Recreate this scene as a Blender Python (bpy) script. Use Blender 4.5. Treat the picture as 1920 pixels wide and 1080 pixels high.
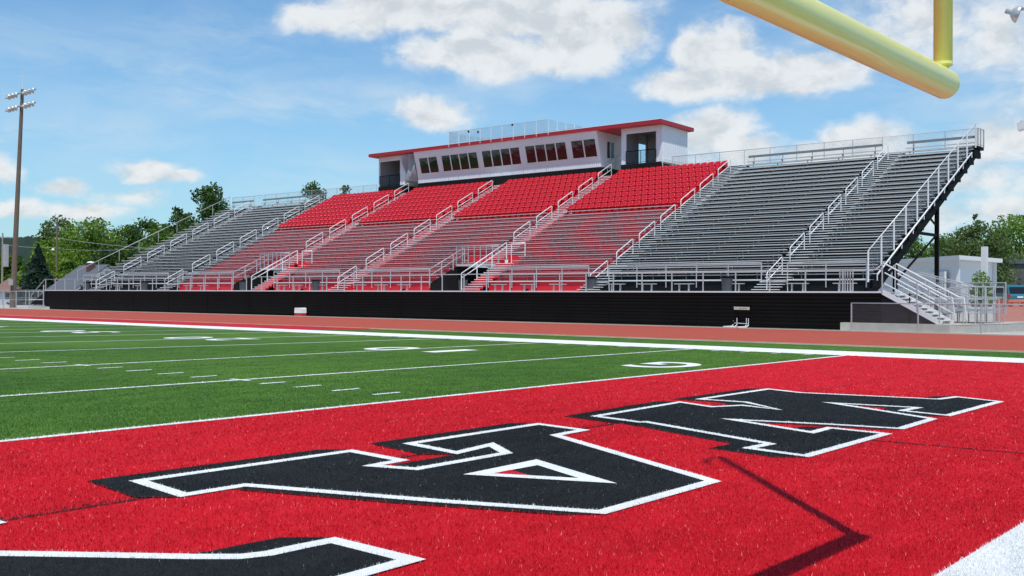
import bpy, bmesh, math, random
import numpy as np
from math import sin, cos, radians, pi, sqrt, atan2, asin, hypot
from mathutils import Vector, Matrix
random.seed(7); RNG = np.random.default_rng(11)
for o in list(bpy.data.objects): bpy.data.objects.remove(o)
scene = bpy.context.scene
COL = scene.collection
# ------------------------------------------------------------------ camera
EYE = np.array([0, 0, 1.75])
FPX = 1965.157                                    # focal length in pixels of the 1920 px wide photo
def cam_axes(yaw, pitch, roll):
    f = np.array([-sin(yaw)*cos(pitch), cos(yaw)*cos(pitch), sin(pitch)])
    r = np.array([cos(yaw), sin(yaw), 0.]); u = np.cross(r, f)
    return r*cos(roll)+u*sin(roll), -r*sin(roll)+u*cos(roll), f
CR, CU, CF = cam_axes(radians(40.03503), radians(.39589), radians(.29907))
cam_data = bpy.data.cameras.new('camera'); cam = bpy.data.objects.new('camera', cam_data); COL.objects.link(cam)
cam_data.sensor_width = 36; cam_data.lens = FPX/1920*36; cam_data.clip_end = 6000; cam_data.clip_start = .05
cam.matrix_world = Matrix([[CR[0], CU[0], -CF[0], 0], [CR[1], CU[1], -CF[1], 0], [CR[2], CU[2], -CF[2], 1.75], [0, 0, 0, 1]])
scene.camera = cam
def ray(x, y): return CF + CR*(x-960)/FPX - CU*(y-540)/FPX
def on(x, y, ax, v):                              # where the sight line of a photo pixel meets the plane axis=v
    d = ray(x, y); return EYE + d*((v-EYE[ax])/d[ax])
def grd(x, y): p = on(x, y, 2, 0); return (p[0], p[1])
def dep(x, y, t): return EYE + ray(x, y)*t
# ------------------------------------------------------------------ light
SUN = Vector((1, -1.04, 0)).normalized()*cos(radians(67)); SUN.z = sin(radians(67))
sl = bpy.data.lights.new('sun', 'SUN'); sl.energy = 4.0; sl.angle = radians(.5); sl.color = (1, .965, .9)
so = bpy.data.objects.new('sun', sl); COL.objects.link(so); so.rotation_euler = SUN.to_track_quat('Z', 'Y').to_euler(); so.location = (20, -20, 60)
scene.view_settings.view_transform = 'Standard'; scene.view_settings.look = 'None'
scene.view_settings.exposure = 0.0; scene.view_settings.gamma = 1
scene.render.engine = 'CYCLES'
scene.cycles.max_bounces = 6; scene.cycles.transparent_max_bounces = 24
world = bpy.data.worlds.new('World'); scene.world = world; world.use_nodes = True
def build_world():
    nt = world.node_tree; N = nt.nodes; L = nt.links
    for n in list(N): N.remove(n)
    out = N.new('ShaderNodeOutputWorld'); bg = N.new('ShaderNodeBackground'); bg.inputs[1].default_value = .115
    sky = N.new('ShaderNodeTexSky'); sky.sky_type = 'NISHITA'; sky.sun_disc = False
    sky.sun_elevation = radians(67); sky.sun_rotation = atan2(SUN.x, SUN.y)
    sky.altitude = 250; sky.air_density = 1.15; sky.dust_density = .6; sky.ozone_density = 2.2
    tc = N.new('ShaderNodeTexCoord')
    sep = N.new('ShaderNodeSeparateXYZ'); L.new(tc.outputs['Generated'], sep.inputs[0])
    def math_(op, a, b=None, c=None):
        n = N.new('ShaderNodeMath'); n.operation = op
        for i, v in enumerate((a, b, c)):
            if v is None: continue
            if isinstance(v, (int, float)): n.inputs[i].default_value = v
            else: L.new(v, n.inputs[i])
        return n.outputs[0]
    def vmath(op, a, b):
        n = N.new('ShaderNodeVectorMath'); n.operation = op
        for i, v in enumerate((a, b)):
            if isinstance(v, (tuple, list)): n.inputs[i].default_value = v
            elif v is not None: L.new(v, n.inputs[i])
        return n
    negx = math_('MULTIPLY', sep.outputs[0], -1.)
    az = math_('ARCTAN2', negx, sep.outputs[1]); el = math_('ARCSINE', sep.outputs[2])
    comb = N.new('ShaderNodeCombineXYZ'); L.new(az, comb.inputs[0]); L.new(el, comb.inputs[1])
    def noise(scale, detail, src, rough=.55, sc=(1, 1.6, 1), off=(0, 0, 0), dist=0.):
        m = N.new('ShaderNodeMapping'); m.inputs['Scale'].default_value = sc; m.inputs['Location'].default_value = off; L.new(src, m.inputs[0])
        n = N.new('ShaderNodeTexNoise'); n.inputs['Scale'].default_value = scale; n.inputs['Detail'].default_value = detail
        n.inputs['Roughness'].default_value = rough; n.inputs['Distortion'].default_value = dist; L.new(m.outputs[0], n.inputs[0]); return n
    warp = noise(14, 4, comb.outputs[0])
    w1 = vmath('SUBTRACT', warp.outputs['Color'], (.5, .5, .5)); w2 = vmath('MULTIPLY', w1.outputs[0], (.04, .026, 0))
    P = vmath('ADD', comb.outputs[0], w2.outputs[0]).outputs[0]
    def ell(px, py, rx, ry, w):
        d = ray(px, py); d = d/np.linalg.norm(d); a = atan2(-d[0], d[1]); e = asin(d[2])
        s = vmath('SUBTRACT', P, (a, e, 0)); m = vmath('MULTIPLY', s.outputs[0], (FPX/rx, FPX/ry, 0))
        ln = N.new('ShaderNodeVectorMath'); ln.operation = 'LENGTH'; L.new(m.outputs[0], ln.inputs[0])
        mr = math_('MULTIPLY_ADD', ln.outputs[1 if ln.outputs[0].name == 'Vector' and len(ln.outputs) > 1 else 0], -w, w)
        return mr
    def union(lst):
        v = None
        for e in lst:
            x = ell(*e); v = x if v is None else math_('SMOOTH_MAX', v, x, .08)
        return v
    puffs = [(760, 20, 230, 60, 1.), (980, 25, 260, 65, 1.1), (900, 100, 190, 55, 1.05), (1080, 85, 160, 60, 1.), (1165, 60, 80, 50, .85), (620, 35, 120, 35, .7),
             (1345, 100, 95, 68, 1.), (1300, 152, 140, 42, 1.), (1450, 145, 190, 55, 1.), (1540, 140, 100, 45, .8),
             (815, 213, 100, 45, .85), (1345, 255, 110, 60, 1.), (1400, 280, 90, 40, .8),
             (1620, 268, 110, 45, .9), (1540, 285, 80, 30, .8), (1875, 265, 100, 50, .8), (1850, 340, 120, 40, .45), (1830, 400, 150, 45, .5),
             (265, 322, 62, 28, .95), (330, 338, 45, 14, .6), (120, 350, 55, 17, .6), (35, 392, 70, 28, .75), (170, 402, 75, 26, .75), (240, 372, 80, 26, .45), (5, 315, 40, 30, .6),
             (1740, 40, 200, 90, .52), (1880, 70, 120, 80, .5), (2150, 200, 250, 120, .9), (-300, 250, 250, 70, .8), (1000, -300, 300, 120, .8), (300, -250, 280, 90, .7), (2500, 60, 260, 120, .8), (-800, 200, 300, 120, .9), (1700, -350, 300, 120, .9)]
    base = union(puffs)
    fb = noise(23, 10, P, .57, (1, 1.35, 1), (3, 1, 0), .05)
    fb2 = math_('MULTIPLY_ADD', fb.outputs[0], 1.3, -.53)
    dens = math_('ADD', base, fb2)
    def smooth(v, a, b, hi=1.):
        n = N.new('ShaderNodeMapRange'); n.interpolation_type = 'SMOOTHSTEP'; L.new(v, n.inputs[0])
        n.inputs[1].default_value = a; n.inputs[2].default_value = b; n.inputs[4].default_value = hi; return n.outputs[0]
    gate = smooth(base, -.35, .2)
    alpha = math_('MULTIPLY', smooth(dens, .02, .6), gate)
    # thin wisps
    wisp = union([(520, 195, 430, 38, .8), (700, 170, 300, 22, .7), (250, 120, 300, 60, .5), (1000, 160, 200, 30, .5), (150, 250, 300, 60, .35), (1500, 40, 200, 60, .4), (600, 330, 300, 40, .4), (1850, 150, 260, 130, .6), (480, 60, 200, 40, .45)])
    wn = noise(9, 7, P, .62, (1, 3.2, 1), (7, 2, 0), .4)
    wa = math_('MULTIPLY', smooth(wisp, -.5, .75, .6), smooth(wn.outputs[0], .3, .72))
    # low haze near the horizon
    hz = smooth(el, .30, -.02, .36)
    # cloud shading: brighter tops, grey-blue bellies
    sh = noise(17, 7, P, .55, (1, 1.7, 1), (1, 5, 0), .1)
    up = vmath('ADD', P, (0.006, .011, 0)).outputs[0]
    fbu = noise(23, 5, up, .57, (1, 1.35, 1), (3, 1, 0), .05)
    lit = math_('SUBTRACT', fb.outputs[0], fbu.outputs[0])
    shade = math_('ADD', math_('MULTIPLY', lit, 1.9), math_('MULTIPLY_ADD', sh.outputs[0], .9, .2))
    shade = math_('SUBTRACT', shade, math_('MULTIPLY', smooth(dens, .35, 1.3), .2))
    ccol = N.new('ShaderNodeMix'); ccol.data_type = 'RGBA'; L.new(smooth(shade, .2, .85), ccol.inputs[0])
    ccol.inputs[6].default_value = (5.5, 5.9, 6.25, 1); ccol.inputs[7].default_value = (7.4, 7.6, 7.7, 1)
    grade = N.new('ShaderNodeMix'); grade.data_type = 'RGBA'; grade.blend_type = 'MULTIPLY'; grade.inputs[0].default_value = 1
    L.new(sky.outputs[0], grade.inputs[6]); grade.inputs[7].default_value = (.80, 1.10, 1.27, 1)
    m0 = N.new('ShaderNodeMix'); m0.data_type = 'RGBA'; L.new(hz, m0.inputs[0]); L.new(grade.outputs[2], m0.inputs[6]); m0.inputs[7].default_value = (2.9, 5.1, 7.2, 1)
    m1 = N.new('ShaderNodeMix'); m1.data_type = 'RGBA'; L.new(wa, m1.inputs[0]); L.new(m0.outputs[2], m1.inputs[6]); m1.inputs[7].default_value = (5.6, 6.7, 7.5, 1)
    m2 = N.new('ShaderNodeMix'); m2.data_type = 'RGBA'; L.new(math_('MULTIPLY', alpha, .93), m2.inputs[0]); L.new(m1.outputs[2], m2.inputs[6]); L.new(ccol.outputs[2], m2.inputs[7])
    L.new(m2.outputs[2], bg.inputs[0]); L.new(bg.outputs[0], out.inputs[0])
build_world()
# ------------------------------------------------------------------ materials
def mat(name, col, rough=.6, metal=0., var=0., vscale=5., bump=0., bscale=40., spec=.5, stretch=(1, 1, 1), col2=None, coat=0., detail=4):
    m = bpy.data.materials.new(name); m.use_nodes = True; nt = m.node_tree; b = nt.nodes['Principled BSDF']
    b.inputs['Base Color'].default_value = (*col, 1); b.inputs['Roughness'].default_value = rough; b.inputs['Metallic'].default_value = metal
    b.inputs['Specular IOR Level'].default_value = spec; b.inputs['Coat Weight'].default_value = coat
    if var or bump or col2:
        tc = nt.nodes.new('ShaderNodeTexCoord'); mp = nt.nodes.new('ShaderNodeMapping'); mp.inputs['Scale'].default_value = stretch
        nt.links.new(tc.outputs['Object'], mp.inputs[0])
    if var or col2:
        n = nt.nodes.new('ShaderNodeTexNoise'); n.inputs['Scale'].default_value = vscale; n.inputs['Detail'].default_value = detail; n.inputs['Roughness'].default_value = .65
        nt.links.new(mp.outputs[0], n.inputs[0])
        r = nt.nodes.new('ShaderNodeValToRGB'); c2 = col2 or tuple(c*(1+var) for c in col); c1 = col if col2 else tuple(c*(1-var) for c in col)
        r.color_ramp.elements[0].position = .3; r.color_ramp.elements[1].position = .7
        r.color_ramp.elements[0].color = (*c1, 1); r.color_ramp.elements[1].color = (*c2, 1)
        nt.links.new(n.outputs[0], r.inputs[0]); nt.links.new(r.outputs[0], b.inputs['Base Color'])
    if bump:
        n2 = nt.nodes.new('ShaderNodeTexNoise'); n2.inputs['Scale'].default_value = bscale; n2.inputs['Detail'].default_value = 5
        nt.links.new(mp.outputs[0], n2.inputs[0]); bp = nt.nodes.new('ShaderNodeBump'); bp.inputs['Strength'].default_value = bump; bp.inputs['Distance'].default_value = .03
        nt.links.new(n2.outputs[0], bp.inputs['Height']); nt.links.new(bp.outputs[0], b.inputs['Normal'])
    return m
def turf_mat(name, c1, c2, rough=.75):
    m = bpy.data.materials.new(name); m.use_nodes = True; nt = m.node_tree; N = nt.nodes; L = nt.links; b = N['Principled BSDF']
    b.inputs['Roughness'].default_value = rough; b.inputs['Specular IOR Level'].default_value = .1
    b.inputs['Sheen Weight'].default_value = .0
    tc = N.new('ShaderNodeTexCoord')
    n1 = N.new('ShaderNodeTexNoise'); n1.inputs['Scale'].default_value = 22; n1.inputs['Detail'].default_value = 6; n1.inputs['Roughness'].default_value = .8; L.new(tc.outputs['Object'], n1.inputs[0])
    n2 = N.new('ShaderNodeTexNoise'); n2.inputs['Scale'].default_value = 1.3; n2.inputs['Detail'].default_value = 5; n2.inputs['Roughness'].default_value = .65
    mp = N.new('ShaderNodeMapping'); mp.inputs['Scale'].default_value = (1.6, .8, 1); mp.inputs['Rotation'].default_value = (0, 0, radians(-25)); L.new(tc.outputs['Object'], mp.inputs[0]); L.new(mp.outputs[0], n2.inputs[0])  # stretched noise: grazing sheen streaks and mottling put into the turf colour
    n3 = N.new('ShaderNodeTexNoise'); n3.inputs['Scale'].default_value = .12; n3.inputs['Detail'].default_value = 3; L.new(tc.outputs['Object'], n3.inputs[0])
    a = N.new('ShaderNodeMath'); a.operation = 'MULTIPLY_ADD'; L.new(n1.outputs[0], a.inputs[0]); a.inputs[1].default_value = .5
    a2 = N.new('ShaderNodeMath'); a2.operation = 'MULTIPLY_ADD'; L.new(n2.outputs[0], a2.inputs[0]); a2.inputs[1].default_value = .42
    a3 = N.new('ShaderNodeMath'); a3.operation = 'MULTIPLY'; L.new(n3.outputs[0], a3.inputs[0]); a3.inputs[1].default_value = .30
    L.new(a3.outputs[0], a2.inputs[2]); L.new(a2.outputs[0], a.inputs[2])
    r = N.new('ShaderNodeValToRGB'); r.color_ramp.elements[0].position = .46; r.color_ramp.elements[1].position = .76
    r.color_ramp.elements[0].color = (*c1, 1); r.color_ramp.elements[1].color = (*c2, 1); L.new(a.outputs[0], r.inputs[0]); L.new(r.outputs[0], b.inputs['Base Color'])
    bp = N.new('ShaderNodeBump'); bp.inputs['Strength'].default_value = .8; bp.inputs['Distance'].default_value = .04; L.new(a.outputs[0], bp.inputs['Height']); L.new(bp.outputs[0], b.inputs['Normal'])
    return m
def leaf_mat(name, c1, c2):
    m = bpy.data.materials.new(name); m.use_nodes = True; nt = m.node_tree; N = nt.nodes; L = nt.links; b = N['Principled BSDF']
    b.inputs['Roughness'].default_value = .6; b.inputs['Specular IOR Level'].default_value = .3
    tc = N.new('ShaderNodeTexCoord'); n = N.new('ShaderNodeTexNoise'); n.inputs['Scale'].default_value = .7; n.inputs['Detail'].default_value = 4; L.new(tc.outputs['Object'], n.inputs[0])
    r = N.new('ShaderNodeValToRGB'); r.color_ramp.elements[0].position = .35; r.color_ramp.elements[1].position = .68
    r.color_ramp.elements[0].color = (*c1, 1); r.color_ramp.elements[1].color = (*c2, 1); L.new(n.outputs[0], r.inputs[0]); L.new(r.outputs[0], b.inputs['Base Color'])
    tr = N.new('ShaderNodeBsdfTranslucent'); L.new(r.outputs[0], tr.inputs[0]); mx = N.new('ShaderNodeMixShader'); mx.inputs[0].default_value = .42
    L.new(b.outputs[0], mx.inputs[1]); L.new(tr.outputs[0], mx.inputs[2]); L.new(mx.outputs[0], N['Material Output'].inputs[0])
    return m
def mesh_mat(name, col, pitch, wire):
    m = bpy.data.materials.new(name); m.use_nodes = True; nt = m.node_tree; N = nt.nodes; L = nt.links; b = N['Principled BSDF']
    b.inputs['Base Color'].default_value = (*col, 1); b.inputs['Metallic'].default_value = .4; b.inputs['Roughness'].default_value = .5
    uv = N.new('ShaderNodeTexCoord'); s = N.new('ShaderNodeSeparateXYZ'); L.new(uv.outputs['UV'], s.inputs[0])
    def M(op, a, b_=None):
        n = N.new('ShaderNodeMath'); n.operation = op
        for i, v in enumerate((a, b_)):
            if v is None: continue
            if isinstance(v, (int, float)): n.inputs[i].default_value = v
            else: L.new(v, n.inputs[i])
        return n.outputs[0]
    u = M('FRACT', M('MULTIPLY', M('ADD', s.outputs[0], s.outputs[1]), 1/pitch)); v = M('FRACT', M('MULTIPLY', M('SUBTRACT', s.outputs[0], s.outputs[1]), 1/pitch))
    a = M('MAXIMUM', M('LESS_THAN', u, wire/pitch), M('LESS_THAN', v, wire/pitch))
    t = N.new('ShaderNodeBsdfTransparent'); mx = N.new('ShaderNodeMixShader'); L.new(a, mx.inputs[0]); L.new(t.outputs[0], mx.inputs[1]); L.new(b.outputs[0], mx.inputs[2]); L.new(mx.outputs[0], N['Material Output'].inputs[0])
    return m
M_ALU = mat('aluminium', (.47, .47, .47), .45, .2, var=.07, vscale=1.5, stretch=(.3, 2, 2))
M_ALUS = mat('aluminium_seat', (.55, .55, .54), .5, .0, var=.08, vscale=1.2, stretch=(.25, 3, 3))
M_ALUT = mat('aluminium_tread', (.54, .54, .535), .5, .0, var=.1, vscale=1.2, stretch=(.25, 3, 3))
M_ALUR = mat('bright_bench_aluminium', (.56, .54, .54), .5, .0, var=.06, vscale=1.2, stretch=(.25, 3, 3))
M_BRK = mat('bench_bracket', (.20, .21, .22), .5, .2, var=.1)
M_ALUW = mat('bright_aluminium', (.78, .78, .77), .4, .15, var=.04, vscale=2)
M_GALV = mat('galvanised_steel', (.48, .49, .50), .45, .5, var=.08, vscale=3)
M_BLK = mat('black_steel', (.006, .006, .006), .6, 0, spec=.05, var=.25, vscale=.6)
M_BLKS = mat('black_siding', (.0045, .0042, .004), .6, 0, spec=.12, var=.3, vscale=.5, bump=.05, bscale=3)
M_BLKP = mat('black_panel', (.011, .010, .010), .7, 0, spec=.2, var=.2, vscale=2)
M_RISR = mat('red_riser', (.66, .008, .022), .5, 0, var=.12, vscale=1.5)
M_RISK = mat('black_riser', (.007, .008, .009), .6, 0, spec=.15, var=.25, vscale=1.5)
M_CHAIR = mat('red_plastic', (.53, .004, .013), .38, 0, var=.08, vscale=.8)
M_WALL = mat('white_metal_wall', (.74, .75, .77), .5, 0, var=.03, vscale=.6)
M_ROOF = mat('red_roof_trim', (.42, .010, .022), .45, 0, var=.06, vscale=.5)
M_ROOFT = mat('roof_membrane', (.7, .7, .7), .7, 0, var=.05)
M_GLASS = mat('dark_window_glass', (.010, .010, .010), .03, 0, spec=.6, bump=.35, bscale=1.1)
M_DARK = mat('dark_interior', (.42, .42, .43), .8, 0, var=.1)
M_BIN = mat('grey_bin_plastic', (.06, .068, .075), .5, 0, var=.15, vscale=6)
M_CONC = mat('concrete', (.46, .44, .39), .85, 0, var=.14, vscale=1.6, bump=.3, bscale=20)
M_CONCL = mat('pale_concrete', (.50, .46, .39), .85, 0, var=.1, vscale=.8, bump=.3, bscale=20)
M_TRACK = mat('track_surface', (.37, .060, .030), .92, 0, var=.10, vscale=1.5, bump=.4, bscale=60, stretch=(.35, 1.6, 1), detail=8)
M_YEL = mat('yellow_paint', (.88, .83, .27), .36, 0, var=.03, vscale=2.5, coat=.2)
M_RIB = mat('wind_ribbon', (.6, .05, .04), .7)
M_GREEN = turf_mat('turf_green', (.020, .064, .006), (.105, .205, .026))
M_RED = turf_mat('turf_red', (.38, .003, .007), (.66, .014, .026))
M_CRIM = turf_mat('turf_crimson', (.36, .012, .022), (.52, .03, .04))
M_WHT = turf_mat('turf_white', (.62, .64, .62), (.86, .87, .84))
M_BLT = turf_mat('turf_black', (.004, .005, .005), (.020, .022, .022))
def fib(name, col, spec=.22, rough=.4):
    m = mat(name, col, rough, 0, spec=spec)
    N = m.node_tree.nodes; L = m.node_tree.links; b = N['Principled BSDF']
    tc = N.new('ShaderNodeTexCoord'); n = N.new('ShaderNodeTexNoise'); n.inputs['Scale'].default_value = 30; n.inputs['Detail'].default_value = 3; L.new(tc.outputs['Object'], n.inputs[0])
    n_ = N.new('ShaderNodeTexNoise'); n_.inputs['Scale'].default_value = .9; n_.inputs['Detail'].default_value = 5; n_.inputs['Roughness'].default_value = .7; L.new(tc.outputs['Object'], n_.inputs[0])
    mm = N.new('ShaderNodeMath'); mm.operation = 'MULTIPLY_ADD'; L.new(n_.outputs[0], mm.inputs[0]); mm.inputs[1].default_value = .55; hh_ = N.new('ShaderNodeMath'); hh_.operation = 'MULTIPLY'; L.new(n.outputs[0], hh_.inputs[0]); hh_.inputs[1].default_value = .45; L.new(hh_.outputs[0], mm.inputs[2])
    r = N.new('ShaderNodeValToRGB'); r.color_ramp.elements[0].position = .38; r.color_ramp.elements[1].position = .62
    r.color_ramp.elements[0].color = (*[c*.68 for c in col], 1); r.color_ramp.elements[1].color = (*[min(1, c*1.3) for c in col], 1)
    L.new(mm.outputs[0], r.inputs[0]); L.new(r.outputs[0], b.inputs['Base Color']); return m
M_FIB = {'red': fib('fibre_red', (.56, .008, .016), .3), 'green': fib('fibre_green', (.048, .142, .015)), 'white': fib('fibre_white', (.80, .80, .77)), 'black': fib('fibre_black', (.012, .013, .0135), .3)}
M_GRASS = mat('rough_grass', (.07, .12, .035), .9, 0, col2=(.16, .17, .07), vscale=.25, bump=.3, bscale=8)
M_GRAV = mat('gravel', (.42, .40, .36), .95, 0, var=.25, vscale=6, bump=.6, bscale=30, detail=8)
M_WOOD = mat('weathered_wood', (.17, .125, .09), .85, 0, var=.25, vscale=5, stretch=(3, 3, .3))
M_BARK = mat('bark', (.09, .065, .045), .9, 0, var=.3, vscale=4)
M_CHAIN = mesh_mat('chain_link', (.30, .31, .32), .07, .0045)
M_CHAINT = mesh_mat('fine_rail_mesh', (.36, .38, .40), .06, .005)
M_ROOFM = mesh_mat('roof_rail_mesh', (.30, .33, .36), .06, .009)
M_BLMESH = mesh_mat('black_rail_mesh', (.02, .02, .02), .08, .012)
M_ORNG = mesh_mat('orange_netting', (.85, .13, .05), .09, .04)
M_LEAF = [leaf_mat('leaves_bright', (.075, .155, .017), (.29, .42, .055)), leaf_mat('leaves_mid', (.05, .115, .017), (.19, .30, .045)),
          leaf_mat('leaves_dark', (.026, .066, .013), (.115, .20, .038)), leaf_mat('leaves_spruce', (.016, .038, .024), (.05, .09, .06)), leaf_mat('leaves_pale', (.06, .105, .028), (.20, .27, .08))]
# ------------------------------------------------------------------ mesh helpers
class MB:
    def __init__(s): s.v = []; s.f = []; s.uv = None
    def quad(s, a, b, c, d): n = len(s.v); s.v += [tuple(a), tuple(b), tuple(c), tuple(d)]; s.f.append((n, n+1, n+2, n+3)); return s
    def box(s, x0, x1, y0, y1, z0, z1):
        n = len(s.v); s.v += [(x, y, z) for z in (z0, z1) for y in (y0, y1) for x in (x0, x1)]
        s.f += [(n+a, n+b, n+c, n+d) for a, b, c, d in ((0, 2, 3, 1), (4, 5, 7, 6), (0, 1, 5, 4), (2, 6, 7, 3), (0, 4, 6, 2), (1, 3, 7, 5))]; return s
    def prism(s, pts, axis, a, b):            # pts: 2-D polygon, extruded along axis from a to b
        n = len(s.v); k = len(pts)
        def mk(p, t): q = list(p); q.insert(axis, t); return tuple(q)
        s.v += [mk(p, a) for p in pts]+[mk(p, b) for p in pts]
        s.f += [tuple(range(n+k-1, n-1, -1)), tuple(range(n+k, n+2*k))]+[(n+i, n+(i+1) % k, n+k+(i+1) % k, n+k+i) for i in range(k)]; return s
    def tube(s, pts, r, seg=6, caps=True):
        pts = [np.array(p, float) for p in pts]; n0 = len(s.v); k = len(pts)
        rr = r if isinstance(r, (list, tuple)) else [r]*k
        up = None
        for i, p in enumerate(pts):
            t = (pts[min(i+1, k-1)]-pts[max(i-1, 0)]); t = t/np.linalg.norm(t)
            if up is None: up = np.array([0, 0, 1.]) if abs(t[2]) < .9 else np.array([1., 0, 0])
            a = np.cross(t, up); a /= np.linalg.norm(a); b = np.cross(a, t); up = b
            for j in range(seg):
                th = 2*pi*(j+.5)/seg; s.v.append(tuple(p+rr[i]*(a*cos(th)+b*sin(th))))
        for i in range(k-1):
            for j in range(seg):
                a0 = n0+i*seg+j; a1 = n0+i*seg+(j+1) % seg; s.f.append((a0, a1, a1+seg, a0+seg))
        if caps: s.f += [tuple(n0+j for j in range(seg-1, -1, -1)), tuple(n0+(k-1)*seg+j for j in range(seg))]
        return s
    def bar(s, a, b, w, h):                    # box beam from a to b
        a = np.array(a, float); b = np.array(b, float); t = b-a; t /= np.linalg.norm(t); up = np.array([0, 0, 1.]) if abs(t[2]) < .95 else np.array([0, 1., 0])
        x = np.cross(t, up); x /= np.linalg.norm(x); u = np.cross(x, t); n = len(s.v)
        for p in (a, b):
            for i, j in ((-1, -1), (1, -1), (1, 1), (-1, 1)): s.v.append(tuple(p+x*w/2*i+u*h/2*j))
        s.f += [(n, n+3, n+2, n+1), (n+4, n+5, n+6, n+7)]+[(n+i, n+(i+1) % 4, n+4+(i+1) % 4, n+4+i) for i in range(4)]; return s
    def poly(s, pts, z): n = len(s.v); s.v += [(p[0], p[1], z) for p in pts]; s.f.append(tuple(range(n, n+len(pts)))); return s
    def lathe(s, prof, c, seg=16, axis=None):
        n = len(s.v); k = len(prof)
        for r, z in prof:
            for j in range(seg): th = 2*pi*j/seg; s.v.append((c[0]+r*cos(th), c[1]+r*sin(th), c[2]+z))
        for i in range(k-1):
            for j in range(seg): a = n+i*seg+j; b = n+i*seg+(j+1) % seg; s.f.append((a, b, b+seg, a+seg))
        s.f += [tuple(n+j for j in range(seg-1, -1, -1)), tuple(n+(k-1)*seg+j for j in range(seg))]; return s
    def mesh(s, name, m=None, smooth=False):
        me = bpy.data.meshes.new(name); me.from_pydata(s.v, [], s.f)
        if m: me.materials.append(m)
        if smooth: me.polygons.foreach_set('use_smooth', [True]*len(me.polygons))
        me.update(); return me
    def build(s, name, m, parent=None, smooth=False, loc=None):
        o = bpy.data.objects.new(name, s.mesh(name, m, smooth)); COL.objects.link(o)
        if parent: o.parent = parent
        if loc is not None: o.location = loc
        return o
def tag(o, label=None, cat=None, group=None, kind=None):
    if label: o['label'] = label
    if cat: o['category'] = cat
    if group: o['group'] = group
    if kind: o['kind'] = kind
    return o
def thing(name, label, cat, group=None, loc=(0, 0, 0), rz=0):
    o = bpy.data.objects.new(name, None); o.empty_display_size = .3; COL.objects.link(o); o.location = loc; o.rotation_euler = (0, 0, rz)
    return tag(o, label, cat, group)
def inst(name, me, parent=None, loc=(0, 0, 0), rot=(0, 0, 0)):
    o = bpy.data.objects.new(name, me); COL.objects.link(o); o.location = loc; o.rotation_euler = rot
    if parent: o.parent = parent
    return o
def copy_tree(o, parent=None):
    c = o.copy(); COL.objects.link(c)
    if parent: c.parent = parent
    for ch in list(o.children): copy_tree(ch, c)
    return c
def struct(mb, name, m, kind='structure', label=None, cat='ground'):
    o = mb.build(name, m); tag(o, kind=kind, label=label, cat=cat if label else None); return o
def panel(name, a, b, zb0, zt0, zb1, zt1, m, parent):      # upright sheet between two plan points with metric UV
    me = bpy.data.meshes.new(name); L = hypot(b[0]-a[0], b[1]-a[1])
    me.from_pydata([(a[0], a[1], zb0), (b[0], b[1], zb1), (b[0], b[1], zt1), (a[0], a[1], zt0)], [], [(0, 1, 2, 3)])
    uv = me.uv_layers.new(name='uv'); 
    for i, c in enumerate(((0, zb0), (L, zb1), (L, zt1), (0, zt0))): uv.data[i].uv = c
    me.materials.append(m); o = bpy.data.objects.new(name, me); COL.objects.link(o); o.parent = parent; return o
def rail(name, label, pts, h=1.17, sp=2.1, mids=(.5,), mesh=None, m=M_ALU, r=.028, pr=.03, cat='railing', group=None, foot=0., posts=None, bottom=False, skip_top=False):
    root = thing(name, label, cat, group, loc=tuple(pts[0])); o = np.array(pts[0], float)
    P = [np.array(p, float)-o for p in pts]
    MB().tube([p+[0, 0, h] for p in P], r).build('top_rail', m, root, True)
    for q in mids: MB().tube([p+[0, 0, h*q] for p in P], r*.8).build('middle_rail', m, root, True)
    if bottom: MB().tube([p+[0, 0, .08] for p in P], r*.8).build('bottom_rail', m, root, True)
    pm = None; pm = MB().tube([(0, 0, foot), (0, 0, h)], pr).mesh('post', m)
    for a, b in zip(P[:-1], P[1:]):
        n = max(1, int(round(np.linalg.norm(b-a)/sp)))
        for i in range(n+(1 if b is P[-1] else 0)): inst('post', pm, root, tuple(a+(b-a)*i/n))
        if mesh: panel('mesh_panel', a, b, a[2]+.06, a[2]+h-.03, b[2]+.06, b[2]+h-.03, mesh, root)
    return root
# ------------------------------------------------------------------ ground, field, track
struct(MB().quad((-2500, -600, -.03), (900, -600, -.03), (900, 3000, -.03), (-2500, 3000, -.03)), 'ground', M_GRASS)
struct(MB().quad((-131, -26, 0), (1.2, -26, 0), (1.2, 36.45, 0), (-131, 36.45, 0)), 'playing_field', M_GREEN)
struct(MB().quad((-300, 36.62, .002), (120, 36.62, .002), (120, 51.9, .002), (-300, 51.9, .002)), 'running_track', M_TRACK)
struct(MB().box(-300, 120, 36.45, 36.6, -.02, .035), 'track_curb', mat('tan_curb', (.5, .36, .22), .8, var=.2, vscale=1))
struct(MB().quad((-300, 51.9, .003), (60, 51.9, .003), (60, 53.6, .003), (-300, 53.6, .003)).box(-300, 60, 51.9, 52.1, -.02, .05), 'concrete_apron', M_CONCL)
struct(MB().quad((-22.5, 53.6, .001), (60, 53.6, .001), (60, 92, .001), (-22.5, 92, .001)), 'gravel_yard', M_GRAV)
struct(MB().quad((-240, 53.6, .001), (-108, 53.6, .001), (-108, 75, .001), (-240, 75, .001)), 'gravel_path', M_GRAV)
mb = MB()
for y in (38.9, 41.1, 43.3, 45.5, 47.7, 49.9): mb.quad((-300, y, .006), (120, y, .006), (120, y+.045, .006), (-300, y+.045, .006))
struct(mb, 'lane_line', mat('lane_paint', (.47, .14, .10), .8, var=.2, vscale=.7))
EZ = [(-12.48, -24), (-2.2, -24), (-2.2, 30.45), (-12.48, 30.45)]
struct(MB().poly(EZ, .004), 'end_zone', M_RED)
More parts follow.
